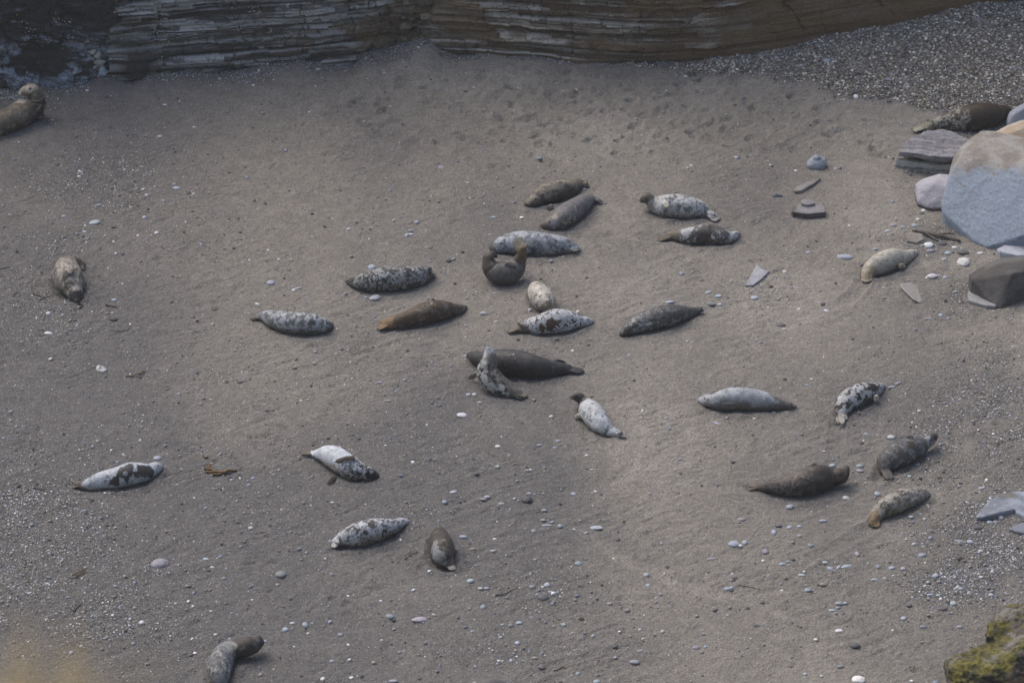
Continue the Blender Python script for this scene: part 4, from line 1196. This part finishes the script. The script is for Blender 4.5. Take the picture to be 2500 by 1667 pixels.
def col_moss(v, n, p):
    g = lerp(A(.075, .066, .05), A(.15, .14, .12), ss(.42, .6, fbm3(v * A(1, 1, 3), 4, 8, 3)))
    m = ss(.40, .56, .6 * fbm3(v, 3.0, 21, 4) + .4 * fbm3(v, 14, 27, 3) + .10 * (n[:, 2] - .4) - .10 * ss(2430, 2470, p[0]) * ss(1570, 1540, p[1]))
    ye = lerp(A(.034, .032, .012), A(.128, .112, .020), ss(.42, .72, .5 * fbm3(v, 5, 23, 3) + .5 * fbm3(v, 17, 24, 2) + .12 * (n[:, 2] - .3)))
    c = lerp(g, ye, m)
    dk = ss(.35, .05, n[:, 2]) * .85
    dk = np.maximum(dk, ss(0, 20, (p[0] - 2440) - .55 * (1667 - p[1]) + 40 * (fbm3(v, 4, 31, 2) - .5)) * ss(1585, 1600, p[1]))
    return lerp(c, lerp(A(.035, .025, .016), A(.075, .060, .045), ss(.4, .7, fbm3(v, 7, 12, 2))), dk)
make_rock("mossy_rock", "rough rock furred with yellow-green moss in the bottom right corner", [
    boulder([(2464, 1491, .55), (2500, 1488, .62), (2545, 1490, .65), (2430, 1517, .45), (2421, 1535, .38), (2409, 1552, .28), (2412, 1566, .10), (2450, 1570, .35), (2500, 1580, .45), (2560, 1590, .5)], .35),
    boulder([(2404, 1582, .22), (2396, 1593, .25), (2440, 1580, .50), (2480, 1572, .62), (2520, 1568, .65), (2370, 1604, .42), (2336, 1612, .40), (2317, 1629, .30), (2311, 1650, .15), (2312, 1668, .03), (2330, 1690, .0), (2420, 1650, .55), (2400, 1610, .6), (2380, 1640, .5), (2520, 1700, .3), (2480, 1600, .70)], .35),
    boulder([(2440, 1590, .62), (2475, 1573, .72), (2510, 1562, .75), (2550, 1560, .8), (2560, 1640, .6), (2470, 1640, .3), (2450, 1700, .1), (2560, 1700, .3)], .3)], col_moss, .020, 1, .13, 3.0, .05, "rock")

STONE_L = lambda c, k=.8, s=6: plain(c, tuple(x * k for x in c), s)
def lump(c, r):
    return [tuple(c + v * np.array(r)) for v in SPH_V], [tuple(int(i) for i in f) for f in SPH_F]
_bm = bmesh.new(); bmesh.ops.create_icosphere(_bm, subdivisions=3, radius=1)
SPH_V = np.array([v.co[:] for v in _bm.verts]); SPH_F = [[v.index for v in f.verts] for f in _bm.faces]; _bm.free()
make_rock("boulder", "pale domed blue-grey stone with a knob on top", [lump(at(1994, 400, .07), (.25, .22, .19)), lump(at(1994, 385, .25), (.10, .09, .08))], STONE_L((.30, .325, .355)), .016, 2, .03, 5, .012, "stone")
make_rock("flat_rock", "thin pointed slate sliver lying on the sand", [slab([(1935, 461), (1962, 447), (2005, 433), (1990, 446), (1955, 466), (1940, 467)], .07, -.06, .02)], STONE_L((.22, .205, .19), .7), .014, 1, .012, 8)
make_rock("flat_rock", "small dark blue wedge of slate below the pointed sliver", [boulder([(1882, 477, .03), (1895, 471, .09), (1912, 476, .05), (1905, 481, .01), (1888, 481, .01)], .1, .1)], STONE_L((.20, .21, .23), .6), .014, 2, .008, 8)
make_rock("rock", "dark layered block of rock with stepped top", [slab([(1933, 512), (1958, 490), (1985, 496), (2014, 504), (2015, 518), (1975, 522), (1936, 518)], .14, -.1, .04), slab([(1955, 490), (1965, 484), (1983, 486), (1990, 496), (1972, 500), (1958, 497)], .22, .0, .05)],
    lambda v, n, p: lerp(A(.085, .072, .062), A(.20, .19, .185), ss(.35, .65, vn2((v[:, 2]) * 30, v[:, 0] * 2, 4) + .25 * (n[:, 2] - .5))), .015, 1, .02, 7)
make_rock("flat_rock", "flat triangular lilac slate lying on open sand", [slab([(1820, 695), (1838, 672), (1842, 655), (1849, 645), (1862, 658)], .035, -.05, .0), slab([(1840, 672), (1862, 656), (1879, 661), (1860, 680), (1838, 696), (1822, 696)], .05, -.05, .0)], STONE_L((.28, .28, .30), .85), .014, 1, .008, 7)
make_rock("flat_rock", "pale edged slab half buried below the cream seal", [hull([at(2198, 700, .07), at(2200, 690, .06), at(2212, 714, .08), at(2228, 730, .07), at(2246, 740, .03), at(2225, 690, .0), at(2265, 720, -.04), at(2200, 702, -.1), at(2212, 718, -.1), at(2228, 734, -.1), at(2246, 742, -.1), at(2258, 700, -.05)])],
    lambda v, n, p: lerp(A(.36, .38, .41), A(.235, .215, .195), ss(.5, .8, n[:, 2])), .016, 2, .012, 5)
make_rock("flat_rock", "brown flat stone half buried above the white stone cluster", [slab([(2212, 573), (2228, 566), (2250, 570), (2258, 582), (2240, 592), (2215, 588)], .05, -.1, .03)], STONE_L((.20, .185, .16), .75), .016, 2, .015, 6)
for k, (x, y, w) in enumerate([(226, 124, .10), (238, 136, .13), (245, 150, .11), (236, 158, .07), (250, 168, .11), (247, 180, .08)]):
    c = on_cliff(x, y) + A(0, -.08, 0)
    rr = random.Random(k)
    pts = [c + A(rr.gauss(0, 1), rr.gauss(0, .8), rr.gauss(0, .9)) * w * .62 for _ in range(16)]
    make_rock("stone", ["cream chunk lodged at the top of the cliff cleft above the left gravel", "largest cream chunk lodged in the cliff cleft at left", "cream chunk lodged midway down the cliff cleft at left", "small cream chip lodged low in the cliff cleft at left",
        "pale bluish chunk lodged near the bottom of the cliff cleft", "lowest pale chunk of the cliff cleft, touching the gravel"][k], [hull(pts)], STONE_L((.42, .40, .36) if k < 4 else (.42, .46, .50), .6), .014, 1, .012, 9, 0, "stone", "pale chunks lodged in the cliff cleft")

# ------------------------------------------------------------------ barnacles on the cliff (stuff)
def barnacles():
    r = random.Random(9)
    V, F = [], []
    bl = [(385, 28, 16, 10), (400, 40, 8, 8), (388, 80, 9, 7), (381, 92, 5, 6), (400, 100, 10, 14), (408, 45, 6, 8), (540, 3, 14, 9), (575, 8, 14, 8), (620, 25, 9, 11), (632, 36, 5, 6), (705, 16, 4, 8), (753, 36, 5, 7), (664, 75, 5, 6), (140, 48, 14, 7), (180, 100, 16, 12),
          (75, 85, 14, 10), (110, 102, 14, 8), (205, 108, 10, 8), (60, 60, 20, 6), (170, 55, 10, 5), (290, 30, 14, 6), (395, 145, 6, 5), (1180, 20, 20, 5), (320, 25, 10, 6), (583, 75, 5, 5), (245, 165, 8, 9), (232, 140, 8, 8)]
    for cx, cy, rd, n in bl:
        for _ in range(int(n * 1.6)):
            p = on_cliff(cx + r.gauss(0, rd * .6), cy + r.gauss(0, rd * .6)) + A(0, -.006, 0)
            s = r.uniform(.009, .019)
            b = len(V)
            V += [tuple(p + ICO_V[k] * s * A(1, .6, 1) * r.uniform(.8, 1.2)) for k in range(12)]
            F += [tuple(int(i) + b for i in f) for f in ICO_F]
    tag(link("barnacles", mesh_np("barnacles", V, F), M_LIMPET), "clusters of white barnacles dotted on the dark cliff", "barnacles", kind="stuff")
barnacles()

# ================================================================== STICKS AND WEED
def stick(name, label, cat, pts, r0, mat, z=.015, group=None, r1=None, branches=()):
    parts = []
    for k, line in enumerate([pts] + list(branches)):
        P = np.array([at(x, y, zz) for x, y, zz in [(q + (z,))[:3] if len(q) == 2 else q for q in line]])
        Q = catmull(np.c_[P, np.zeros(len(P))], 14)[:, :3]
        Q[:, 2] += .006 * np.sin(np.arange(14) * 1.7)
        rad = np.linspace(r0, r1 or r0 * .6, 14) * (1 if k == 0 else .7) * (1 + .2 * np.sin(np.arange(14) * 2.3))
        parts.append(tube(Q, rad, 8, flat_k=.8))
    V, F = join(parts)
    me = bpy.data.meshes.new(name); 
    org = np.mean(V, axis=0); org[2] = float(T(org[0], org[1]))
    me.from_pydata([tuple(np.array(v) - org) for v in V], [], F)
    for p in me.polygons: p.use_smooth = True
    return tag(link(name, me, mat, org), label, cat, group)

stick("stick", "thin black forked stick beside the seal that faces the viewer", "stick", [(80, 717), (95, 722), (107, 727)], .014, M_TWIG, branches=[[(96, 733), (120, 724), (146, 717)]])
stick("stick", "short thick black stick right of the seal that faces the viewer", "stick", [(258, 744), (270, 747), (285, 749)], .020, M_TWIG, .02)
stick("stick", "curved black twig touching the nose of the seal facing the viewer", "stick", [(191, 740), (199, 743), (198, 749), (192, 752)], .022, M_TWIG, .02)
stick("stick", "short dark twig near the left edge, left of the facing seal", "stick", [(0, 656), (12, 654), (23, 651)], .012, M_TWIG)
stick("stick", "small twig fork by the left edge above the white pebbles", "stick", [(32, 723), (38, 716), (42, 712)], .010, M_TWIG)
stick("stick", "thin pale twisted twig on open sand below the facing seal", "stick", [(270, 806), (290, 808), (310, 806), (328, 809)], .008, M_TWIG, branches=[[(308, 807), (316, 803), (322, 800)]])
stick("stick", "straight dark stick beside the dark and silver seal", "stick", [(989, 1364), (1004, 1355), (1020, 1346)], .012, M_TWIG)
stick("stick", "crooked dark stick under the white pebbles at lower middle", "stick", [(1209, 1452), (1232, 1449), (1246, 1441), (1263, 1434)], .012, M_TWIG)
stick("stick", "long thin brown stem lying on smooth sand at lower right", "stick", [(1803, 1428), (1830, 1432), (1856, 1438)], .009, M_TWIG)
stick("stick", "bent dark twig at the bottom right of the middle sand", "stick", [(1352, 1637), (1366, 1632), (1374, 1626), (1382, 1632)], .011, M_TWIG)
stick("stick", "dark twig leaning by the left gravel near the bottom", "stick", [(179, 1492), (188, 1483), (199, 1474)], .014, M_TWIG)
stick("stick", "thin dark stick on gravel left of the blue-white seal", "stick", [(82, 1190), (96, 1194), (109, 1197)], .012, M_TWIG, branches=[[(112, 1202), (125, 1201), (136, 1199)]])
stick("driftwood", "weathered driftwood branch wedged under the huge pale boulder", "driftwood", [(2228, 563, .05), (2255, 567, .07), (2280, 572, .08), (2315, 580, .06), (2345, 588, .03)], .045, M_WOOD, r1=.03, branches=[[(2262, 570, .06), (2280, 582, .04), (2292, 590, .02)], [(2290, 572, .07), (2315, 570, .09), (2330, 572, .05)]])
stick("kelp", "clump of brown kelp on sand right of the blue-white seal", "seaweed", [(520, 1150, .03), (545, 1152, .05), (562, 1148, .05), (578, 1150, .02)], .045, M_KELP, r1=.03, branches=[[(500, 1143, .02), (515, 1146, .03), (535, 1152, .04)], [(510, 1135, .02), (512, 1142, .04), (522, 1150, .03)], [(520, 1158, .02), (540, 1156, .03), (560, 1146, .05)], [(503, 1151, .02), (520, 1152, .03), (530, 1149, .03)]])
stick("kelp", "scrap of kelp lying just above the larger brown kelp clump", "seaweed", [(497, 1113, .02), (502, 1116, .03), (508, 1113, .02)], .022, M_KELP)
stick("kelp", "tangle of thin dark weed on the gravel at lower left", "seaweed", [(176, 1404, .02), (190, 1396, .04), (206, 1390, .03), (211, 1386, .02)], .016, M_KELP, branches=[[(172, 1413, .02), (182, 1408, .03), (200, 1402, .03)], [(197, 1382, .02), (203, 1390, .05), (196, 1398, .03)], [(184, 1412, .01), (192, 1402, .03), (208, 1396, .02)]])
stick("kelp", "curled ribbon of brown weed on open sand at left", "seaweed", [(307, 919, .02), (328, 916, .03), (341, 911, .05), (354, 904, .04), (350, 911, .02), (338, 914, .02)], .016, M_KELP)
stick("kelp", "small rusty brown scrap of weed on smooth sand, lower middle", "seaweed", [(1414, 1511, .02), (1420, 1508, .04), (1425, 1511, .02)], .028, M_KELP)
make_rock("shell", "broken white shell on the sand at left, below the facing seal", [slab([(234, 897), (241, 892), (252, 893), (262, 902), (252, 906), (240, 904)], .04, -.02, .1), slab([(236, 893), (242, 890), (246, 894), (240, 898)], .07, .0, .1)], STONE_L((.50, .50, .49), .55), .012, 1, .012, 14, 0, "shell")

# ================================================================== PEBBLES
def pebble_templates():
    out = []
    for k in range(9):
        bm = bmesh.new()
        bmesh.ops.create_icosphere(bm, subdivisions=3, radius=1)
        me = bpy.data.meshes.new("pebble")
        bm.to_mesh(me); bm.free()
        v = coords(me)
        rough_k = .10 if k < 6 else .30
        v *= (1 + rough_k * 2 * (fbm3(v + k * 7.7, .9, k, 2) - .5))[:, None]
        if k >= 6: v *= (1 - .12 * np.abs(fbm3(v, 2.2, k + 3, 2) - .5) * 4)[:, None]
        v[:, 0] *= 1 + .12 * np.sign(v[:, 0]) * (k % 3 - 1)
        me.vertices.foreach_set("co", v.astype(np.float32).ravel()); me.update()
        for p in me.polygons: p.use_smooth = True
        me.materials.append(M_PEB)
        out.append(me)
    return out
TPL = pebble_templates()
PCOL = dict(b=(.34, .37, .42), w=(.62, .61, .60), d=(.115, .11, .112), l=(.33, .32, .35), g=(.27, .29, .285), t=(.30, .26, .22))
PWORD = dict(b="blue-grey", w="white", d="dark grey", l="lilac-grey", g="greenish grey", t="tan")
PEB = """390,332,15,10,b 157,527,13,10,b 232,541,28,14,b 241,500,12,7,b 140,400,13,9,d 166,411,12,5,g 194,417,7,6,w 432,458,20,9,b 425,449,12,8,b 320,467,14,8,d 473,472,8,7,w 357,475,10,8,w 353,529,10,9,b 398,489,10,5,b 258,236,13,7,d 403,255,10,5,w 469,514,9,8,d 602,201,10,5,b 755,273,7,5,w 213,220,9,6,w
1316,385,14,9,b 1018,541,12,10,b 852,558,11,9,w 1077,408,14,6,b 1141,445,10,5,w 1273,530,10,7,w 1205,529,14,6,b 912,322,16,8,d 1157,213,8,5,w 1937,230,10,12,w 1796,383,9,6,w 1943,416,9,6,w 2040,411,11,6,w 2171,193,17,10,b 2217,211,11,9,b 2018,147,18,14,b 2123,105,12,9,l 1896,140,11,8,w 1955,162,14,8,b 1966,135,12,7,l 2025,319,22,13,b 2090,234,12,14,w
118,763,12,9,w 117,812,19,8,w 278,777,22,11,d 661,688,22,14,b 726,703,22,6,l 716,707,9,8,w 628,741,12,7,w 470,772,14,9,d 283,618,9,9,b 300,619,10,8,d 279,731,13,8,b 585,931,18,8,d 718,897,12,6,d 680,632,8,7,w 382,567,11,8,w 211,592,8,7,b 610,634,7,6,b 206,565,12,7,b
1003,562,14,7,b 993,573,10,11,b 1005,571,14,8,b 1051,603,13,9,d 1095,634,15,11,d 1051,637,8,6,l 907,650,20,16,b 917,724,28,16,b 894,725,12,6,b 1181,763,20,10,l 1211,784,11,6,w 1208,715,9,6,l 1345,635,11,10,l 1664,666,14,10,b 1411,760,9,8,w 986,926,12,6,b 928,932,16,9,l 1144,962,13,9,b 1158,961,12,8,w 1171,981,12,7,b 949,977,16,7,g 1127,1011,28,14,w 1346,1015,10,7,w 1535,866,9,6,b 1362,1075,11,7,b 1355,1091,11,6,b 1215,1088,14,9,w 1317,1085,14,6,b 1433,1094,8,6,l 1627,1020,9,7,b 1293,755,10,7,b 1411,762,8,7,b 1634,736,22,8,b
1973,615,12,7,b 2065,625,40,15,b 2136,607,14,7,b 1918,631,12,6,g 1754,721,16,10,b 1842,725,20,13,b 1735,740,26,10,g 1758,742,12,8,b 1730,712,16,8,b 2017,757,13,7,w 1951,753,8,6,w 2009,740,12,10,d 1900,729,8,7,l 1915,662,9,6,w 1914,803,12,6,b 1905,793,24,9,d 2296,768,11,8,b 2265,777,20,6,b 2315,776,8,7,b 2123,848,9,6,b 2177,943,20,7,b 2195,933,14,9,l 1970,939,15,6,b 1981,924,8,5,w 1889,1006,10,5,b 1750,1032,22,6,b 2176,1065,19,12,w 2114,1058,12,6,b 2101,1080,14,8,d 2266,596,27,18,w 2270,611,20,10,l 2330,603,14,9,w 2313,616,15,12,b 2303,632,14,8,b 2350,614,30,14,d 2299,593,28,12,d 2392,617,16,7,w 2353,636,34,26,w 2275,672,26,13,w 2307,676,12,9,b 2180,548,20,10,l 2205,553,14,8,b 2232,549,16,10,b 2166,563,18,7,w 2250,519,14,9,d 2255,513,12,8,w 2240,534,10,8,w 1880,402,6,5,w
385,1116,20,14,b 388,1372,44,26,l 502,1363,14,8,b 518,1383,12,7,w 687,1398,28,22,g 565,1170,9,7,b 607,1182,12,8,b 618,1166,11,7,b 256,1202,8,5,w 612,1287,13,8,w 811,1225,9,5,w 346,1517,14,12,w 460,1466,8,8,w 471,1478,6,6,w 749,1347,9,7,b 696,1534,17,14,b 714,1519,12,8,w 746,1522,15,14,b 763,1520,9,7,b 831,1547,14,10,b 811,1612,13,9,b 788,1655,12,10,w 173,1591,9,9,b 222,1426,8,8,b 476,1592,10,8,w 644,1296,20,8,d 526,1547,10,7,w 646,1563,10,7,b
1047,1119,18,14,d 1180,1142,12,6,g 1163,1154,14,10,d 1215,1137,12,10,g 1108,1199,18,11,b 1085,1223,13,11,b 1115,1211,12,6,d 1189,1211,15,9,l 1180,1217,16,9,l 1225,1228,17,9,g 1287,1215,27,22,d 1292,1203,12,8,l 1400,1204,15,9,b 1453,1198,8,6,w 1328,1244,18,8,l 1326,1268,14,7,b 1348,1273,12,7,b 1335,1281,26,6,b 1366,1282,12,10,b 1303,1294,12,8,b 1402,1291,9,6,w 1456,1286,34,11,b 1431,1299,14,8,b 1130,1308,21,10,b 1207,1314,11,7,w 1155,1338,17,9,t 1203,1343,16,8,l 1413,1373,20,13,b 1509,1315,12,9,d 1498,1362,7,6,w 1577,1401,14,11,b 1581,1427,13,8,b 1628,1382,10,9,d 1635,1468,10,8,d
1149,1415,18,12,b 1172,1434,14,8,w 1187,1434,14,8,b 1336,1425,16,13,b 1298,1430,14,11,l 1324,1431,8,7,w 1342,1443,11,7,b 1362,1444,9,7,b 1325,1455,29,18,d 1442,1443,11,8,d 1180,1479,14,13,b 952,1502,21,13,b 1026,1509,37,16,l 934,1524,8,6,d 1267,1518,17,9,b 1248,1524,13,10,g 1226,1523,9,6,b 1353,1527,9,7,b 1377,1522,14,12,g 1309,1489,11,8,l 1297,1505,13,6,b 1263,1567,13,10,b 1222,1554,11,7,b 1153,1539,10,5,b 850,1572,8,6,w 931,1561,8,6,w 975,1590,10,8,l 853,1608,9,7,w 858,1652,12,8,w 960,1660,23,9,b 1323,1625,20,15,d 1262,1601,6,6,w 1248,1610,9,9,b 1217,1611,8,6,w 1448,1550,8,7,b 1512,1540,8,6,w 1562,1535,8,6,w 1617,1539,11,9,w 1500,1576,16,10,d 1550,1613,25,14,l 1411,1642,11,8,b 1458,1661,18,12,b 1461,1647,9,7,d 1563,1587,16,7,b 1502,1603,8,6,b 1661,1154,8,7,d 1444,1145,11,6,l 1432,1110,10,6,w 1243,1110,10,5,b
1929,1234,18,14,b 2065,1214,20,17,w 2142,1203,16,14,b 2100,1135,19,12,b 2098,1147,17,9,l 2032,1134,17,10,b 2240,1133,14,7,b 2221,1161,11,8,b 1812,1266,22,10,l 2008,1269,20,10,b 1928,1285,12,10,b 1951,1283,12,9,b 1890,1297,13,14,b 1952,1306,14,9,g 1901,1281,18,10,d 1792,1325,28,17,b 1818,1322,14,12,b 1808,1330,10,9,w 1869,1344,15,14,l 1978,1329,17,12,l 1735,1363,22,9,l 2092,1350,11,13,l 1908,1375,18,9,b 1924,1370,10,6,b 1933,1363,13,8,d 2014,1371,16,9,b 2028,1386,17,10,b 2048,1382,8,10,b 2065,1381,30,8,b 1958,1402,18,8,b 1963,1394,8,6,w 1792,1408,14,8,d 1775,1435,16,10,b 1785,1433,9,8,b 1972,1438,20,11,b 2010,1424,18,10,t 1909,1440,8,6,w
2048,1470,20,13,g 2064,1470,11,8,b 2030,1488,18,8,b 2046,1481,14,7,b 2040,1495,8,7,b 1860,1468,14,9,d 1826,1482,12,8,d 2218,1475,18,11,d 2206,1507,14,12,b 2049,1537,20,13,w 1992,1559,10,7,w 2085,1572,28,16,d 2180,1537,8,7,w 2052,1624,18,12,g 1966,1643,11,8,b 2005,1648,8,7,w 2226,1660,10,6,w 2283,1663,14,9,b 1701,1578,18,11,l 1722,1577,9,8,b 1776,1500,8,6,w 1847,1525,18,8,d 2250,1353,21,12,b 2231,1326,12,7,b 2252,1326,8,8,b 2271,1311,10,10,b 2144,1381,12,11,b 2177,1384,16,10,b 2205,1386,14,11,b 2135,1413,16,8,b 2160,1410,8,8,w 2248,1254,11,8,b 2257,1265,9,7,w 2224,1260,12,8,b 2385,1286,22,11,d 2430,1273,14,10,b 2444,1262,14,11,b 2368,1320,18,12,b 2340,1319,22,6,b 2394,1343,14,10,w 2395,1190,17,8,l 2415,1273,14,9,b
2327,1470,18,12,b 2303,1483,22,12,d 2347,1435,14,9,b 2395,1407,12,7,w 2284,1403,18,12,b 2326,1396,14,10,d 2422,1393,10,8,w 2420,1450,13,11,b 2270,1450,20,6,b 2291,1451,11,9,b 2253,1528,18,8,b 2341,1528,16,8,b 2265,1419,9,8,w 2095,1656,36,24,w"""
SPECIAL = {(2353, 636): ("rough cream knobbly stone right of the white stone cluster", 7), (2266, 596): ("large bright white stone below the driftwood branch", 1), (2176, 1065): ("bright white egg-shaped pebble beside the dark mottled seal's back", 0),
           (388, 1372): ("large squarish lilac-grey stone alone at lower left", 6), (687, 1398): ("round dark greenish stone alone on sand, lower left of centre", 2), (1287, 1215): ("round dark grey stone ringed by gravel in the lower middle", 2),
           (2065, 1214): ("barnacle-white rough stone below the chocolate seal", 8), (2095, 1656): ("rough white barnacled lump at the bottom edge of the beach", 8), (1325, 1455): ("round dark grey stone, the biggest of the pebbles at lower middle", 1),
           (1026, 1509): ("long flat lilac-grey stone by a pale blue pebble near the bottom", 6), (2065, 625): ("wide flat blue-grey stone left of the cream seal", 3), (917, 724): ("bright pale blue stone just below the heavily mottled seal", 6),
           (907, 650): ("pale blue stone leaning on the heavily mottled seal's back", 3), (232, 541): ("large pale blue stone, the biggest in the upper left gravel", 0), (1456, 1286): ("long thin blue-grey stone in the lower middle pebble patch", 4),
           (1792, 1325): ("pale blue stone touching two smaller stones, lower right sand", 1), (2085, 1572): ("dark half-buried stone in a hollow near the bottom right", 2), (2049, 1537): ("cream white rounded pebble in a hollow at lower right", 0),
           (1413, 1373): ("drop-shaped pale blue pebble alone on smooth sand, lower middle", 5), (2275, 672): ("flat white stone right of the half buried slab", 6)}
MARKS = [(60, 262, "brown seal with raised head"), (175, 690, "seal facing the viewer"), (1345, 469, "pair of seals lying parallel"), (1645, 502, "white seal with olive head"), (1720, 572, "seal with dark middle"), (1230, 630, "seal curled like a banana"),
         (940, 682, "heavily mottled seal"), (1040, 764, "rusty brown seal"), (1340, 780, "white seal with black spots"), (1610, 774, "dark grey speckled seal"), (720, 788, "slim dappled seal"), (1270, 890, "near black bull"), (1200, 920, "rearing spotted seal"),
         (1455, 1018, "white bellied seal"), (1820, 974, "smooth blue grey seal"), (2095, 970, "black and white blotched seal"), (2206, 1105, "dark mottled seal"), (1960, 1175, "chocolate brown seal"), (2190, 1228, "tan freckled seal"), (2165, 640, "plain cream seal"),
         (2380, 288, "dark chocolate seal"), (290, 1162, "bluish white seal"), (830, 1125, "seal with stretched hind flipper"), (890, 1300, "black-flecked pale seal"), (1080, 1345, "dark and silver seal"), (560, 1600, "bent seal"), (1195, 1670, "seal cut by the edge"),
         (1994, 396, "domed stone"), (1975, 505, "layered dark block"), (1850, 675, "triangular slate"), (2225, 715, "half buried slab"), (2430, 700, "dark brown boulder"), (2450, 1225, "bedrock slab"), (2420, 1580, "mossy rock"), (2290, 375, "ledge rock"),
         (1287, 1215, "round dark stone"), (388, 1372, "squarish lilac stone"), (687, 1398, "round greenish stone"), (1325, 1455, "biggest dark pebble"), (540, 1150, "kelp clump"), (1026, 1509, "long flat lilac stone"), (232, 541, "biggest upper left stone"), (2085, 1572, "half-buried dark stone"), (1456, 1286, "long thin stone"), (1792, 1325, "pale stone touching two others")]
ORD = ["", "second nearest", "third nearest", "fourth nearest", "fifth nearest", "sixth nearest", "seventh nearest", "eighth nearest", "ninth nearest", "tenth nearest"]

def build_pebbles():
    items = [(int(a), int(b), int(c), int(d), e) for a, b, c, d, e in (q.split(",") for q in PEB.split())]
    keys = {}
    for it in items:
        if (it[0], it[1]) in SPECIAL: continue
        # landmark: nearest one; relation: its side in the picture
        m = min(MARKS, key=lambda q: math.hypot(q[0] - it[0], (q[1] - it[1]) * 1.7))
        dx, dy = it[0] - m[0], (it[1] - m[1]) * 1.7
        rel = ("right of" if dx > 0 else "left of") if abs(dx) > abs(dy) else ("below" if dy > 0 else "above")
        shape = "oblong " if it[2] > 1.9 * it[3] else ""
        keys.setdefault((PWORD[it[4]], shape, rel, m[2]), []).append((math.hypot(dx, dy), it))
    labels = {}
    for (cw, shape, rel, mk), L in keys.items():
        L.sort()
        for k, (_, it) in enumerate(L):
            tail = f", {ORD[k]} to it" if k and k < len(ORD) else (", nearest to it" if len(L) > 1 else "")
            labels[(it[0], it[1])] = f"{shape}{cw} pebble {rel} the {mk}{tail}"
    r = random.Random(4)
    for x, y, w, h, c in items:
        lab, t = SPECIAL.get((x, y), (labels.get((x, y)), None))
        if t is None: t = r.randrange(6) if c != 'w' else r.choice([0, 1, 2, 6, 7])
        p = at(x, y + h * .25)
        k = ppm(p)
        o = bpy.data.objects.new("stone" if w >= 26 else "pebble", TPL[t])
        sx, th, sy = w / k / 2, .72 * h / k / 2, 1.35 * h / k / 2
        o.scale = (sx, sy, th)
        o.rotation_euler = (r.gauss(0, .08), r.gauss(0, .08), r.gauss(0, .16) + (math.pi if r.random() < .5 else 0))
        o.location = (p[0], p[1], p[2] + th * .22)
        g = r.uniform(.62, 1.08)
        q = PCOL[c]
        o.color = tuple(min(.8, v * g * r.uniform(.95, 1.05)) for v in q) + (1,)
        COL.objects.link(o)
        tag(o, lab, "stone" if w >= 26 else "pebble", "stones and pebbles strewn over the beach")
    print("pebbles", len(items), "labels", len(set(labels.values())))
build_pebbles()

# ================================================================== HAZE
def build_haze():
    """thin sea air between the headland and the beach; closed round everything built"""
    R, z0, z1 = 3400.0, -6.0, 60.0
    V = [(x, y, z) for z in (z0, z1) for x, y in ((-R, -R), (R, -R), (R, R), (-R, R))]
    me = bpy.data.meshes.new("haze")
    me.from_pydata(V, [], [(3, 2, 1, 0), (4, 5, 6, 7), (0, 1, 5, 4), (1, 2, 6, 5), (2, 3, 7, 6), (3, 0, 4, 7)])
    m = bpy.data.materials.new("sea_haze"); m.use_nodes = True
    nt = m.node_tree; nt.nodes.clear()
    out = nt.nodes.new("ShaderNodeOutputMaterial"); v = nt.nodes.new("ShaderNodeVolumePrincipled")
    v.inputs["Color"].default_value = (.92, .93, .95, 1); v.inputs["Density"].default_value = HAZE
    nt.links.new(v.outputs[0], out.inputs["Volume"])
    tag(link("haze", me, m), "thin pale sea air over the beach", "haze", kind="stuff")
HAZE = 0.0003
build_haze()
